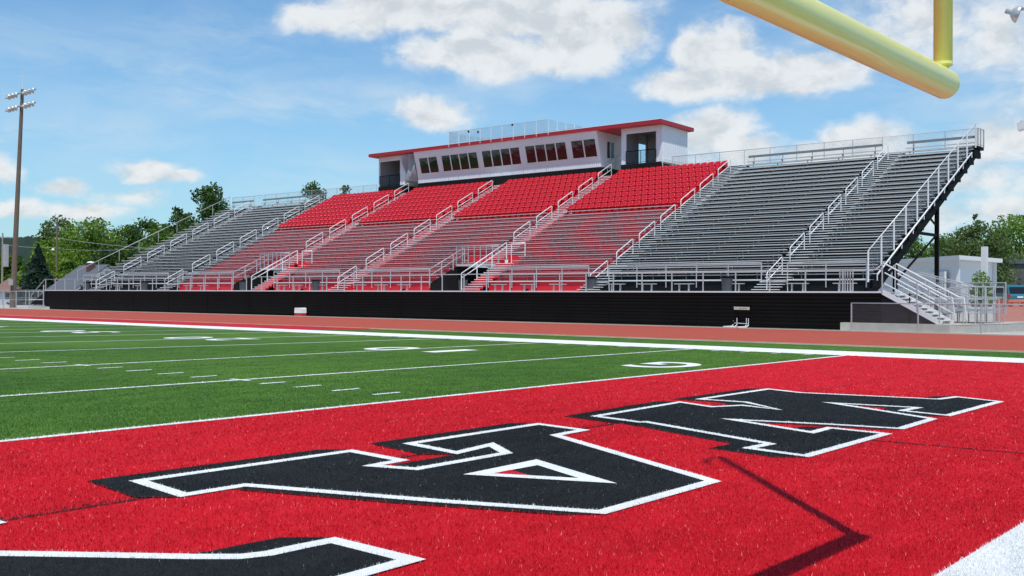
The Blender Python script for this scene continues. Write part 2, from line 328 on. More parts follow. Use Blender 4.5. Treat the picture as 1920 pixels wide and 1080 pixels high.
struct(MB().quad((-131, 30.45, .004), (-.2, 30.45, .004), (-.2, 32.75, .004), (-131, 32.75, .004)).quad((-2.2, -26, .0045), (-.2, -26, .0045), (-.2, 30.45, .0045), (-2.2, 30.45, .0045)), 'sideline_border', M_WHT)
struct(MB().quad((-98, 32.75, .004), (-41, 32.75, .004), (-38, 36.45, .004), (-98, 36.45, .004)), 'team_area', M_CRIM)
struct(MB().quad((-40, 36.25, .005), (1.2, 36.25, .005), (1.2, 36.37, .005), (-40, 36.37, .005)), 'turf_edge_line', M_WHT)
GL = [((-12.5, -24), (-12.5, 30.5)), ((-18.25, -24), (-17.7, 30.5)), ((-24.5, -24), (-24.1, 30.5)), ((-31.9, 8), (-29.0, 30.5)), ((-38.0, 8), (-33.9, 30.5)), ((-44.2, 8), (-38.6, 30.5)), ((-50.5, 8), (-42.8, 30.5))]
for k in range(7): GL.append(((-55-5.2*k, 8), (-47.6-5.2*k, 30.5)))
def xline(i, y): a, b = GL[i]; return a[0]+(b[0]-a[0])*(y-a[1])/(b[1]-a[1])
mb = MB(); gm = MB()
for i, (a, b) in enumerate(GL):
    w = .06 if i else .07; (gm if i == 0 else mb).quad((a[0]-w, a[1], .008), (a[0]+w, a[1], .008), (b[0]+w, b[1], .008), (b[0]-w, b[1], .008))
struct(mb, 'yard_lines', M_WHT); struct(gm, 'goal_line', M_WHT)
mb = MB()
for i in range(len(GL)-1):
    for y0, y1 in ((12.42, 13.05), (29.75, 30.4)):
        xa, xb = xline(i, y0), xline(i+1, y0)
        for k in range(1, 5): x = xa+(xb-xa)*k/5; mb.quad((x-.05, y0, .009), (x+.05, y0, .009), (x+.05, y1, .009), (x-.05, y1, .009))
    if i: x = xline(i, 12.73); mb.quad((x-.32, 12.67, .010), (x+.32, 12.67, .010), (x+.32, 12.79, .010), (x-.32, 12.79, .010))
struct(mb, 'hash_marks', M_WHT)
def text_mark(ch, name, cx, cy, w, h, m=M_WHT, z=.011, border=True):
    cu = bpy.data.curves.new('t', 'FONT'); cu.body = ch; cu.offset = .02
    t = bpy.data.objects.new('t', cu); COL.objects.link(t); dg = bpy.context.evaluated_depsgraph_get(); me = bpy.data.meshes.new_from_object(t.evaluated_get(dg))
    bpy.data.objects.remove(t); co = np.array([v.co[:] for v in me.vertices]); lo = co.min(0); hi = co.max(0); mid = (lo+hi)/2
    out = []
    for v in me.vertices:                        # read from the stand: text up = -Y, text right = -X
        u = (v.co.x-mid[0])/(hi[0]-lo[0])*w; q = (v.co.y-mid[1])/(hi[1]-lo[1])*h
        v.co = (cx-u, cy-q, z)
    for p in me.polygons:
        if p.normal.z < 0: p.flip()
    me.materials.clear(); me.materials.append(m); me.update(); o = bpy.data.objects.new(name, me); COL.objects.link(o); tag(o, kind='structure'); return o
text_mark('G', 'goal_line_letter', -14.05, 22.8, 1.55, 2.3)
for n, xc in (('1', -23.6), ('2', -35.2), ('3', -45.3), ('4', -55.6)):
    text_mark(n, 'yard_numeral', xc+1.15, 23.75, 0.6 if n == '1' else 1.4, 2.0); text_mark('0', 'yard_numeral', xc-1.15, 23.45, 1.45, 2.0)
# --- end-zone letters, outlines read off the photograph onto the turf
def zz(sc, ox, oy, pts): return [(ox+x/sc, oy+y/sc) for x, y in pts]
A_out = [(241, 904), (660, 845), (768, 865), (718, 874.5), (778, 879), (937, 851), (917, 839.5), (857, 854), (754, 833.5), (1008, 795), (1107, 808), (1053, 818), (1353, 905), (1135, 967), (820, 945), (461, 915), (337, 935)]
W_out = zz(2.1818, 1040, 700, [(145, 178), (510, 117), (645, 137), (770, 131), (900, 148), (770, 121), (572, 108), (870, 64), (1010, 80), (1560, 106), (1640, 96), (1840, 118), (1620, 178), (1400, 155), (1462, 143), (1170, 127), (1320, 150), (1568, 189), (1430, 232), (1120, 213), (770, 196), (1045, 240), (1115, 222), (1382, 250), (1040, 347), (762, 309), (855, 291), (370, 204), (345, 205)])
P_out = [(-420, 1060), (-60, 1036), (0, 1037), (200, 1040), (363, 1043), (450, 1043), (495, 1038), (560, 1024), (628, 1011), (799, 1053), (640, 1098), (520, 1160), (250, 1210), (-400, 1200)]
F_out = [(-300, 990), (-60, 962), (13, 984), (-80, 1002), (-260, 1012)]
tri_o = [(868, 893), (1006, 864.5), (1157, 910)]; tri_i = [(925, 891), (1008, 875.5), (1085, 900)]; tri_r = [(929, 890.5), (957, 884.5), (994, 895)]
def to_g(l): return [np.array(grd(*p)) for p in l]
def area(p): return .5*sum(p[i][0]*p[(i+1) % len(p)][1]-p[(i+1) % len(p)][0]*p[i][1] for i in range(len(p)))
def inset(p, w):
    if area(p) < 0: p = p[::-1]
    n = len(p); out = []
    for i in range(n):
        a = p[i]-p[i-1]; b = p[(i+1) % n]-p[i]; a = a/np.linalg.norm(a); b = b/np.linalg.norm(b)
        na = np.array([-a[1], a[0]]); nb = np.array([-b[1], b[0]]); m = na+nb; d = 1+na@nb
        m = m/max(d, .16); 
        if np.linalg.norm(m) > 4.5: m = m/np.linalg.norm(m)*4.5
        out.append(p[i]+m*w)
    return out
LAY = []      # (polygon, colour, z) from bottom to top
SV = np.array([-.28, -.255]); zc = [.0075]
def add_layer(poly, col, dz=.0004): zc[0] += dz; LAY.append((poly, col, zc[0]))
def letter(outl, w, extra=None):
    G = to_g(outl)
    if area(G) < 0: G = G[::-1]
    n = len(G); add_layer([p+SV for p in G], 'black')
    for i in range(n):
        a, b = G[i], G[(i+1) % n]; add_layer([a, b, b+SV, a+SV], 'black', .0001)
    add_layer(G, 'white'); add_layer(inset(G, w), 'black')
for outl, w in ((W_out, .125), (A_out, .135), (P_out, .14), (F_out, .12)): letter(outl, w)
add_layer(to_g(tri_o), 'white'); add_layer(to_g(tri_i), 'black'); add_layer(to_g(tri_r), 'red')
mats = {'black': M_BLT, 'white': M_WHT, 'red': M_RED}
from mathutils.geometry import tessellate_polygon
for c, nm in (('black', 'end_zone_lettering_fill'), ('white', 'end_zone_lettering_outline'), ('red', 'end_zone_lettering_gap')):
    mb = MB()
    for poly, col, z in LAY:
        if col != c: continue
        n0 = len(mb.v); mb.v += [(p[0], p[1], z) for p in poly]
        for t in tessellate_polygon([[Vector((p[0], p[1], 0)) for p in poly]]):
            q = [poly[i] for i in t]; t = t if area(q) > 0 else t[::-1]; mb.f.append(tuple(n0+i for i in t))
    struct(mb, nm, mats[c])
bl = [((-8.2, -24), (-8.12, 12.6), .035), ((-8.1, 12.45), (-2.2, 12.75), .03)]
mb = MB()
for a, b, w in bl:
    d = np.array(b)-np.array(a); d /= np.linalg.norm(d); nn = np.array([-d[1], d[0]])*w
    mb.quad((*(np.array(a)-nn), .0062), (*(np.array(b)-nn), .0062), (*(np.array(b)+nn), .0062), (*(np.array(a)+nn), .0062))
struct(mb, 'soccer_line', M_BLT)
mb = MB()
for x, y0, y1 in ((-22.3, 12.6, 19.3), (-21.4, 4, 30.4)): mb.quad((x-.02, y0, .006), (x+.02, y0, .006), (x+.02, y1, .006), (x-.02, y1, .006))
struct(mb, 'turf_seam', mat('seam', (.02, .05, .016), .9))
# --- turf fibres standing near the camera
def pip(poly, X, Y):
    ins = np.zeros(len(X), bool); n = len(poly)
    for i in range(n):
        x0, y0 = poly[i]; x1, y1 = poly[i-1]
        if y0 == y1: continue
        c = ((y0 > Y) != (y1 > Y)) & (X < (x1-x0)*(Y-y0)/(y1-y0)+x0); ins ^= c
    return ins
def fibres():
    n = 430000
    r = 4.6*(36/4.6)**(RNG.random(n)**.82); a = radians(40)+radians(30)*(2*RNG.random(n)-1)
    X = -r*np.sin(a); Y = r*np.cos(a)
    col = np.full(n, 1); col[(X > -12.48)] = 0                  # 0 red 1 green 2 white 3 black
    code = {'red': 0, 'green': 1, 'white': 2, 'black': 3}
    col[(X > -2.2) | (Y > 30.45)] = 2; col[(Y > 32.75)] = 1; ok = (Y < 36.2) & (X < 0)
    for a_, b_, w in bl:
        m = (np.abs(X-a_[0]) < w) if abs(a_[0]-b_[0]) < .2 else ((np.abs(Y-(a_[1]+b_[1])/2) < .1) & (X > a_[0]) & (X < b_[0]) & (np.abs(Y-(a_[1]+(b_[1]-a_[1])*(X-a_[0])/(b_[0]-a_[0]))) < w))
        col[m & (col == 0)] = 3
    for i, (p, q) in enumerate(GL[:7]):
        xx = p[0]+(q[0]-p[0])*(Y-p[1])/(q[1]-p[1]); col[(np.abs(X-xx) < .07) & (Y < 30.45)] = 2
    for poly, c, z in LAY:
        P = np.array(poly); bb = (X > P[:, 0].min()) & (X < P[:, 0].max()) & (Y > P[:, 1].min()) & (Y < P[:, 1].max())
        idx = np.where(bb)[0]; idx = idx[pip(poly, X[idx], Y[idx])]; col[idx] = code[c]
    for i in range(6):
        xa = xline(i, 12.42); xb = xline(i+1, 12.42)
        for k in range(1, 5): x = xa+(xb-xa)*k/5; col[(np.abs(X-x) < .05) & (Y > 12.42) & (Y < 13.05)] = 2
    ok &= ~((X > -15) & (X < -13.1) & (Y > 21.6) & (Y < 24)) & ~((np.abs(Y-23.6) < 1.3) & (X < -21) & (X > -26))
    hgt = (.020+.020*RNG.random(n))*np.clip(1.15-r/45, .6, 1); wid = (.0035+.004*RNG.random(n))*np.clip(r/9, .8, 2.4)
    th = RNG.random(n)*2*pi; dx = np.cos(th)*wid/2; dy = np.sin(th)*wid/2; ln = RNG.random(n)*.026; ph = RNG.random(n)*2*pi
    zb = .006
    V = np.stack([np.stack([X-dx, Y-dy, np.full(n, zb)], 1), np.stack([X+dx, Y+dy, np.full(n, zb)], 1), np.stack([X+np.cos(ph)*ln, Y+np.sin(ph)*ln, hgt], 1)], 1)
    for c, nm in ((0, 'red'), (1, 'green'), (2, 'white'), (3, 'black')):
        s = V[(col == c) & ok].reshape(-1, 3); k = len(s)//3
        me = bpy.data.meshes.new('turf_fibres'); me.vertices.add(k*3); me.vertices.foreach_set('co', s.astype(np.float32).ravel())
        me.loops.add(k*3); me.loops.foreach_set('vertex_index', np.arange(k*3, dtype=np.int32)); me.polygons.add(k)
        me.polygons.foreach_set('loop_start', np.arange(0, k*3, 3, dtype=np.int32)); me.update(calc_edges=True); me.materials.append(M_FIB[nm])
        o = bpy.data.objects.new('turf_fibres', me); COL.objects.link(o); tag(o, f'short {nm} artificial turf fibres standing on the field', 'turf', kind='stuff')
fibres()
# ------------------------------------------------------------------ grandstand
YF, ZD = 53.2, 2.02; YS, Z0 = 55.2, 2.70; RUN, RISE, NR = .69, .345, 27
YC = YS+16*RUN; ZC = Z0+16*RISE; CRUN, CRISE, NC = .98, .49, 8
YB = YS+NR*RUN; ZB = Z0+(NR-1)*RISE
XL, XR = -105.6, -21.4
AIS = [-100.45, -88.0, -75.7, -63.4, -51.05, -39.05, -26.87]; HW = .8
SECT = [(XL, AIS[0]-HW)]+[(AIS[i]+HW, AIS[i+1]-HW) for i in range(6)]+[(AIS[6]+HW, XR)]
REDS = (2, 3, 4, 5)
VOM = [(-78.5, -74.3, -72.75), (-54.2, -50.0, -48.5)]    # opening left, opening right / stair left, stair right
gs = thing('grandstand', 'long red, grey and black aluminium grandstand rising behind the running track', 'grandstand')
# fascia: horizontal ribbed siding
def ribs(x0, x1, z0, z1, y, pitch=.2, d=.035, cut=None):
    mb = MB(); z = z1; n = 0
    while z > z0+.02:
        zl = max(z-pitch, z0); a = zl+(z-zl)*.35
        mb.prism([(y, z), (y-d, z-.03), (y-d, a), (y, zl)][::-1], 0, x0, x1); z = zl
    return mb
rb_ = ribs(-109.25, -20.0, .12, 1.97, YF)
for k in range(15): rb_.box(-104+k*6.1, -103.95+k*6.1, YF-.045, YF-.002, .13, 1.96)
rb_.build('siding_wall', M_BLKS, gs)
MB().box(-109.2, -20.05, YF, YF+.06, .06, 1.97).build('siding_backing', M_BLK, gs)
MB().box(-109.3, -20.0, YF-.06, YF+.03, 1.965, 2.045).build('deck_edge_trim', M_ALUW, gs)
MB().box(-109.3, -20.0, YF+.03, YS, 1.96, ZD).build('walkway_deck', M_ALUT, gs)
def vom_cut(x0, x1, k):                                     # bench or tread run of row k cut by an entrance
    for a, b, c in VOM:
        if k <= 5:
            if x0 < a < x1: return (x0, a)
            if x0 < c < x1: return (c, x1)
    return (x0, x1)
for si, (x0, x1) in enumerate(SECT):
    red = si in REDS; tr, rs, tm, rm = MB(), MB(), (M_ALUR if red else M_ALUT), (M_RISR if red else M_RISK)
    for k in range(16 if red else NR):
        y = YS+k*RUN; z = Z0+k*RISE; a, b = vom_cut(x0, x1, k)
        th_ = .03 if red else .05; tr.box(a, b, y-.02, y+RUN-.05, z-th_, z)
        rs.box(a, b, y, y+.02, (ZD if k == 0 else z-RISE), z-th_)
    if red:
        ctr = MB()
        for k in range(NC):
            y = YC+k*CRUN; z = ZC+k*CRISE
            ctr.box(x0, x1, y-.03, y+CRUN-.05, z-.05, z); rs.box(x0, x1, y, y+.02, z-CRISE if k else ZC-RISE, z-.05)
        rs.box(x0, x1, YC+NC*CRUN, YC+NC*CRUN+.02, ZC+(NC-1)*CRISE, ZB+RISE-.05)
    if red: ctr.build('chair_footboards', M_RISR, gs)
    tr.build('footboards', tm, gs); rs.build('riser_panels', rm, gs)
# aisle steps
for i, xa in enumerate(AIS):
    st, rr = MB(), MB(); red = i in (1, 2, 3, 4, 5); vom = i in (2, 4); k0 = 5 if vom else 0
    if not vom:
        for j in range(4): st.box(xa-HW+.02, xa+HW-.02, 53.85+.34*j, 54.2+.34*j, ZD+.15*j+.1, ZD+.15*j+.14)
        rr.prism([(53.9, ZD), (55.18, ZD), (55.18, 2.6)], 0, xa-HW+.04, xa+HW-.04)
    for k in range(k0, 16 if red and i not in (1, 5) else (16 if i in (1, 5) else NR)):
        for q in (0, .5):
            y = YS+(k+q)*RUN; z = Z0+(k+q)*RISE; st.box(xa-HW+.02, xa+HW-.02, y-.03, y+RUN/2-.02, z-.04, z)
            rr.box(xa-HW+.03, xa+HW-.03, y, y+RUN/2+.02, (z-RISE*1.6 if vom and k == k0 and q == 0 else z-RISE/2-.03), z-.041)
    if i in (1, 2, 3, 4, 5):
        for k in range(NC):
            for q in range(3):
                y = YC+(k+q/3)*CRUN; z = ZC+(k+q/3)*CRISE; st.box(xa-HW+.02, xa+HW-.02, y-.03, y+CRUN/3-.02, z-.04, z); rr.box(xa-HW+.03, xa+HW-.03, y, y+CRUN/3+.02, z-CRISE/3-.03, z-.041)
    st.build('aisle_steps', M_ALUW, gs); rr.build('aisle_risers', M_RISR if i in (2, 3, 4) else M_RISK, gs)
# entrances with their landing and stair
for vi, (a, b, c) in enumerate(VOM):
    xa = AIS[2] if vi == 0 else AIS[4]; yl = YS+4*RUN; zl = Z0+4*RISE-.02
    MB().box(a, c, yl, yl+2*RUN, zl-.14, zl).build('entrance_landing', M_ALUT, gs)
    w = MB().prism([(YS, .1), (yl+6, .1), (yl+6, zl-.16), (yl, zl-.16), (YS, Z0-.08)], 0, a-.04, a); w.prism([(YF+.8, .1), (yl+6, .1), (yl+6, zl-.16), (yl, zl-.16), (YF+.8, ZD)], 0, b, b+.05); w.box(a, b, yl+6, yl+6.05, .1, zl-.14)
    w.build('tunnel_walls', M_BLKP, gs)
    MB().box(a, b, YS, yl+6, ZD-.3, ZD-.02).build('tunnel_floor', M_ALUT, gs)
    MB().box(a, xa-HW, yl+2*RUN, yl+2*RUN+.03, zl, Z0+5*RISE-.002).build('landing_back_panel', M_RISR, gs)
    rb = MB().box(xa+HW, c, yl+2*RUN, yl+2*RUN+.03, zl, Z0+5*RISE-.002); rb.build('landing_back_panel', M_RISR, gs)
    st, rr = MB(), MB(); n = 12
    for j in range(n):
        y = YF+.75+(yl-YF-.75)*j/n; z = ZD+(zl-ZD)*(j+1)/n; st.box(b+.06, c-.02, y-.03, y+(yl-YF-.75)/n, z-.04, z); rr.box(b+.07, c-.03, y, y+(yl-YF-.75)/n+.02, z-(zl-ZD)/n-.03, z-.041)
    st.build('entrance_steps', M_ALUW, gs); rr.build('entrance_risers', M_RISR, gs)
    ck = MB()
    for k in range(6):
        for q0, q1 in ((a-.08, a-.045), (c+.02, c+.06)): ck.box(q0, q1, YS+k*RUN+.021, YS+(k+1)*RUN, Z0+k*RISE-.7, Z0+k*RISE-.051)
    ck.build('row_end_panels', M_RISR, gs)
    xb = MB(); xb.tube([(b-.3, YS+.6, ZD), (b-.3, yl, zl-.4)], .022); xb.tube([(b-.3, YS+.6, zl-.8), (b-.3, yl, ZD+.1)], .022)
    xb.build('entrance_brace', M_GALV, gs)
# underside: stringers, columns, beams
def zt(y): return Z0+(y-YS)*.5
for x in (XR+.02, -33, -45, -57, -69, -81, -93, XL-.02):
    end = x in (XR+.02, XL-.02)
    s = MB(); s.prism([(YF+.2, 1.4), (YS, 2.2), (YB+.6, zt(YB)-.2), (YB+.6, zt(YB)-.48), (YS+1.2, 2.2), (YF+.2, .9)][::-1], 0, x-.06, x+.06)
    if end:
        for k in range(NR): s.box(x-.03, x+.03, YS+k*RUN, YS+(k+1)*RUN-.001, Z0+k*RISE-.40, Z0+k*RISE-.06)
        for k in range(0, NR, 2):
            y = YS+k*RUN; z = Z0+k*RISE; s.box(x-.05, x+.1, y+.1, y+RUN*1.75, z-.42, z-.02)
        s.box(x-.1, x+.12, YB-.9, YB+.6, ZB-.55, ZB-.15)
    s.build('end_stringer' if end else 'stringer', M_BLK, gs)
    for y in (58.9, 65.9): MB().box(x-.11, x+.11, y-.11, y+.11, 0, zt(y)-.5).build('support_column', M_BLK, gs)
    bm_ = MB(); bm_.bar((x, 62.3, zt(58.9)+1.0), (x, 65.9, zt(58.9)+1.0), .15, .17); bm_.bar((x, 58.9, 2.6), (x, 65.9, 5.6), .09, .09); 
    bm_.bar((x, 64.3, zt(64.3)-.6), (x, 65.9, 6.1), .09, .09); bm_.build('cross_brace', M_BLK, gs)
MB().box(XL, XR, YB, YB+.6, ZB+RISE-.08, ZB+RISE-.02).build('rear_gangway', M_ALUT, gs)
# left end wedge under the stair and right end panel
MB().prism([(-112.6, .5), (-109.25, .5), (-109.25, 1.97)], 1, YF, YF+.06).build('end_panel', M_BLKP, gs)
MB().prism([(-20.0, .42), (-17.2, .42), (-17.35, .5), (-20.0, 2.03)], 1, YF-.01, YF+.05).build('end_panel', M_BLKP, gs)
# ------------------------------------------------------------------ benches
ORD = 'lowest second third fourth fifth sixth seventh eighth ninth tenth eleventh twelfth thirteenth fourteenth fifteenth sixteenth seventeenth eighteenth nineteenth twentieth twenty-first twenty-second twenty-third twenty-fourth twenty-fifth twenty-sixth topmost'.split()
SEC_D = ['far left dark section', 'second dark section from the left', 'leftmost red-fronted section', 'second red-fronted section', 'third red-fronted section', 'rightmost red-fronted section', 'wide right dark section', 'narrow near right section']
def bench_mesh(w, back=False, m=None):
    mb = MB(); e_ = .472 if m is M_ALUR else .455; mb.box(0, w, .40, .52, e_, .505); mb.box(0, w, .535, .655, e_, .505); nf = len(mb.f)
    if back: mb.box(0, w, .70, .73, .80, .98)
    n = max(2, int(round(w/2.0))); 
    for i in range(n):
        x = .5+(w-1.0)*i/(n-1); mb.box(x-.02, x+.02, .52, .56, 0, .455); mb.prism([(.42, .455), (.64, .455), (.56, .38), (.50, .38)], 0, x-.02, x+.02)
        if back: mb.box(x-.02, x+.02, .67, .70, .3, .97)
    me = mb.mesh('bleacher_bench', m); me.materials.append(M_BRK)
    for i, p in enumerate(me.polygons): p.material_index = 0 if i < nf else 1
    return me
for si, (x0, x1) in enumerate(SECT):
    cache = {}
    for k in range(16 if si in REDS else NR):
        a, b = vom_cut(x0, x1, k); a += .06; b -= .06; top = k == NR-1; key = (round(b-a, 2), top)
        if key not in cache: cache[key] = bench_mesh(b-a, top, M_ALUR if si in REDS else M_ALUS)
        o = inst('bleacher_bench', cache[key], None, (a, YS+k*RUN, Z0+k*RISE))
        word = ORD[k] if not (si in REDS and k == 15) else 'topmost grey'
        tag(o, f'{word} grey bench up from the walkway in the {SEC_D[si]}' if k not in (0,) else f'lowest grey bench board in the {SEC_D[si]}', 'bench', 'long aluminium benches of the grandstand')
# ------------------------------------------------------------------ red stadium chairs
def chair_geo():
    mb = MB(); W, H = .288, .44; nx, nz = 5, 5
    def surf(front):
        n0 = len(mb.v)
        for j in range(nz+1):
            t = j/nz
            for i in range(nx+1):
                u = i/nx*2-1; wd = W*(1-.14*max(0, t-.6)/.4); y = .32+.11*t+(.05*(1-u*u)*(1-abs(t-.5)*.6))-.03*sin(t*3.1)+.07*(t**5) + (0 if front else .05)
                z = .34+H*t - .045*(u**4)*(t**3); mb.v.append((u*wd, y+.035*u*u*-1, z))
        for j in range(nz):
            for i in range(nx):
                a = n0+j*(nx+1)+i; f = (a, a+1, a+nx+2, a+nx+1); mb.f.append(f if front else f[::-1])
        return n0
    a = surf(True); b = surf(False); top = nz*(nx+1)
    for i in range(nx): mb.f.append((a+top+i, a+top+i+1, b+top+i+1, b+top+i))
    for j in range(nz):
        mb.f.append((a+(j+1)*(nx+1), b+(j+1)*(nx+1), b+j*(nx+1), a+j*(nx+1))); e = nx; mb.f.append((a+j*(nx+1)+e, b+j*(nx+1)+e, b+(j+1)*(nx+1)+e, a+(j+1)*(nx+1)+e))
    mb.prism([(-.08, .38), (-.03, .33), (.34, .32), (.36, .40), (.0, .43)], 0, -.265, .265)     # seat pan
    mb.box(-.26, -.235, .1, .3, .05, .5); mb.box(.235, .26, .1, .3, .05, .5)
    return mb
CH = chair_geo(); ch_me = CH.mesh('stadium_chair', M_CHAIR, True)
stuff = MB(); cand = []
for si in REDS:
    x0, x1 = SECT[si]; n = int((x1-x0)/.60); w = (x1-x0)/n
    for k in range(NC):
        for i in range(n): cand.append((hypot(x0+w*(i+.5), YC+k*CRUN), x0+w*(i+.5), YC+k*CRUN+.2, ZC+k*CRISE, si, k))
cand.sort()
for j, (d, x, y, z, si, k) in enumerate(cand):
    if j < 300:
        o = inst('stadium_chair', ch_me, None, (x, y, z)); nm = ORD[k] if k < 7 else 'topmost'
        tag(o, f'red plastic chair in the {nm} chair row of the {SEC_D[si]}', 'chair', f'red chairs, {nm} chair row, {SEC_D[si]}')
    else:
        n0 = len(stuff.v); stuff.v += [(p[0]+x, p[1]+y, p[2]+z) for p in CH.v]; stuff.f += [tuple(n0+q for q in f) for f in CH.f]
o = stuff.build('stadium_chairs', M_CHAIR, None, True); tag(o, 'rows of red plastic stadium chairs in the farther sections left of the press box middle', 'chairs', kind='stuff')
# ------------------------------------------------------------------ aisle handrail loops
def loop_mesh(L=1.93, s=.5, h=.97):
    r = .032; mb = MB(); e = .07
    mb.tube([(0, 0, 0), (0, 0, h-e), (0, e*.5, h-e*.3), (0, e*1.4, h+s*e), (0, L-e*1.2, h+s*(L-e*1.2)), (0, L-e*.3, h+s*L-.03), (0, L, h+s*L-.12), (0, L, s*L-.12)], r, 6)
    mb.tube([(0, 0, h*.52), (0, L, h*.52+s*L)], r*.9, 6)
    return mb.mesh('aisle_handrail', M_ALUW, True)
lm = loop_mesh(); lm2 = loop_mesh(1.93, .5, .97)
AD = ['farthest left aisle', 'second aisle from the left', 'third aisle from the left', 'middle aisle', 'aisle ending right of the press box windows', 'aisle right of the red chairs', 'nearest right aisle']
for i, xa in enumerate(AIS):
    starts = [54.2]+[YS+1.95+2.7*k for k in range(7)]
    if i in (2, 4): starts = [YS+5.75+2.75*k for k in range(5)]+([YS+5.75+2.75*4+2.2] if 0 else [])
    for k, y in enumerate(starts):
        if y > YB-.9: continue
        z = ZD if k == 0 and y < YS else zt(y)-.02
        if y < YS: z = ZD+.1
        o = inst('aisle_handrail', lm, None, (xa, y, z)); n = 'lowest' if k == 0 else ('topmost' if y > YB-3.4 else ORD[k])
        tag(o, f'{n} white tube handrail loop counted up the {AD[i]}', 'handrail', 'handrail loops standing in the aisles')
# ------------------------------------------------------------------ guard rails
rail('guard_rail', 'long grey guard rail along the walkway edge above the black siding', [(-109.25, YF+.04, ZD), (XR+1.4, YF+.04, ZD)], 1.15, 2.09, (), None, pr=.042)
segs = [(-104.9, -101.6), (-99.3, -88.9), (-87.1, -78.55), (-72.74, -64.29), (-62.58, -54.24), (-48.5, -39.85), (-38.26, -27.68), (-26.08, -21.56)]
for si, (a, b) in enumerate(segs):
    root = rail('guard_rail', f'inner guard rail before the lowest bench of the {SEC_D[si]}', [(a, YS-.06, ZD+.25), (b, YS-.06, ZD+.25)], 1.42, 1.95, (), None, pr=.034, group='inner guard rails before the lowest benches')
    MB().box(0, b-a, -.03, .05, .40, .47).build('edge_channel', M_ALUW, root); MB().box(0, b-a, -.03, .03, 1.30, 1.36).build('second_rail', M_ALU, root)
rail('guard_rail', 'tall sloping side rail climbing the near right end of the grandstand', [(XR+.03, YS-.3, 2.65), (XR+.03, YB-.2, 11.9)], 1.57, 2.05, (), M_CHAINT, m=M_ALUW, pr=.05, foot=-.1)
sr = bpy.data.objects[-1] if False else None
rail('guard_rail', 'bright toe rail stepping up the outer edge of the near right end', [(XR+.14, YS+.7, 2.85), (XR+.14, YB-1.4, 11.2)], .12, 2.05, (), None, m=M_ALUW, pr=.03, foot=-.2, r=.05)
rail('guard_rail', 'sloping side rail climbing the far left end of the grandstand', [(XL-.1, YS-.3, 2.95), (XL-.1, YB-.2, 12.1)], 1.15, 2.5, (), None, m=M_ALU, pr=.03, r=.035)
rail('guard_rail', 'thin back rail with mesh above the top benches right of the press box', [(-45.1, YB+.15, ZB+RISE-.02), (XR+.1, YB+.15, ZB+RISE-.02)], 1.15, 2.1, (), M_CHAINT, r=.022, pr=.028)
rail('guard_rail', 'thin back rail with mesh above the top benches left of the press box', [(XL, YB+.15, ZB+RISE-.02), (-80.5, YB+.15, ZB+RISE-.02)], 1.15, 2.1, (), M_CHAINT, r=.022, pr=.028)
rail('guard_rail', 'short corner rail at the top of the near right end of the stand', [(XR+.15, YB-.2, ZB+RISE-.1), (XR+.2, YB+1.0, ZB+RISE-.1)], 1.2, .6, (.1,), M_CHAIN, pr=.05)
MB().box(XR-1.2, XR+.2, YB-.2, YB+1.05, ZB+RISE-.3, ZB+RISE-.1).build('corner_landing', M_BLK, gs)
for vi, (a, b, c) in enumerate(VOM):
    d = ('left entrance', 'right entrance')[vi]; yl = YS+4*RUN; zl = Z0+4*RISE
    rail('guard_rail', f'sloping rail up the left side of the {d} in the red seats', [(a, YS-.1, ZD+.45), (a, yl+.9, zl+.1)], 1.17, 1.4, (.6,), None, pr=.045, r=.034)
    rail('guard_rail', f'bright double stair rail right of the {d} in the red seats', [(b, YF+.8, ZD+.05), (b, yl+.9, zl+.35)], 1.2, 1.6, (.72,), None, m=M_ALUW, pr=.04, r=.04)
    rail('guard_rail', f'grey barred rail across the back of the {d}', [(a, yl+.02, zl-.02), (b, yl+.02, zl-.02)], 1.35, .6, (.92, .08), None, m=M_GALV, pr=.035)
    rail('guard_rail', f'hooked white guard rail right of the landing above the {d}', [(b+.1, yl+1.35, zl), (c-.1, yl+1.35, zl)], 1.5, 1.6, (.55,), None, m=M_ALUW, pr=.035, r=.035)
# small companion benches and bins on the walkway
def stool():
    mb = MB(); mb.box(-.62, .62, -.14, .14, .44, .49); mb.box(-.36, -.29, -.05, .05, 0, .44); mb.box(.29, .36, -.05, .05, 0, .44); return mb.mesh('companion_bench', M_ALU)
sm = stool()
for j, (x, w) in enumerate([(-103.4, 'far left end'), (-97, 0), (-93, 0), (-84.6, 0), (-82.3, 0), (-70.9, 0), (-68.9, 0), (-66, 0), (-61.2, 0), (-58.8, 0), (-56.3, 0), (-47.0, 0), (-44.4, 0), (-41.9, 0), (-37.3, 0), (-35.0, 0), (-32.4, 0), (-29.1, 0), (-25.2, 0), (-22.5, 0)]):
    si = max(i for i in range(8) if SECT[i][0] <= x+.1); same = [q for q in (-103.4, -97, -93, -84.6, -82.3, -70.9, -68.9, -66, -61.2, -58.8, -56.3, -47.0, -44.4, -41.9, -37.3, -35.0, -32.4, -29.1, -25.2, -22.5) if SECT[si][0] <= q+.1 and q < SECT[si][1]+.5]
    wd = {1: 'only', 2: ('left', 'right')}.get(len(same), ('left', 'middle', 'right', 'last right')); wd = wd if isinstance(wd, str) else wd[same.index(x)]
    tag(inst('companion_bench', sm, None, (x, YS-.65, ZD)), f'{wd} small two-legged bench on the walkway before the {SEC_D[si]}', 'bench', 'small benches on the front walkway')
def bin_parts(loc, label, s=1.):
    t = thing('trash_bin', label, 'trash bin', 'grey trash bins on the walkway', loc)
    MB().lathe([(.27*s, 0), (.33*s, .72*s), (.35*s, .78*s)], (0, 0, 0), 14).build('barrel', M_BIN, t, False)
    MB().lathe([(.36*s, .78*s), (.36*s, .84*s), (.2*s, .90*s)], (0, 0, 0), 14).build('lid', M_BLK, t, False); return t
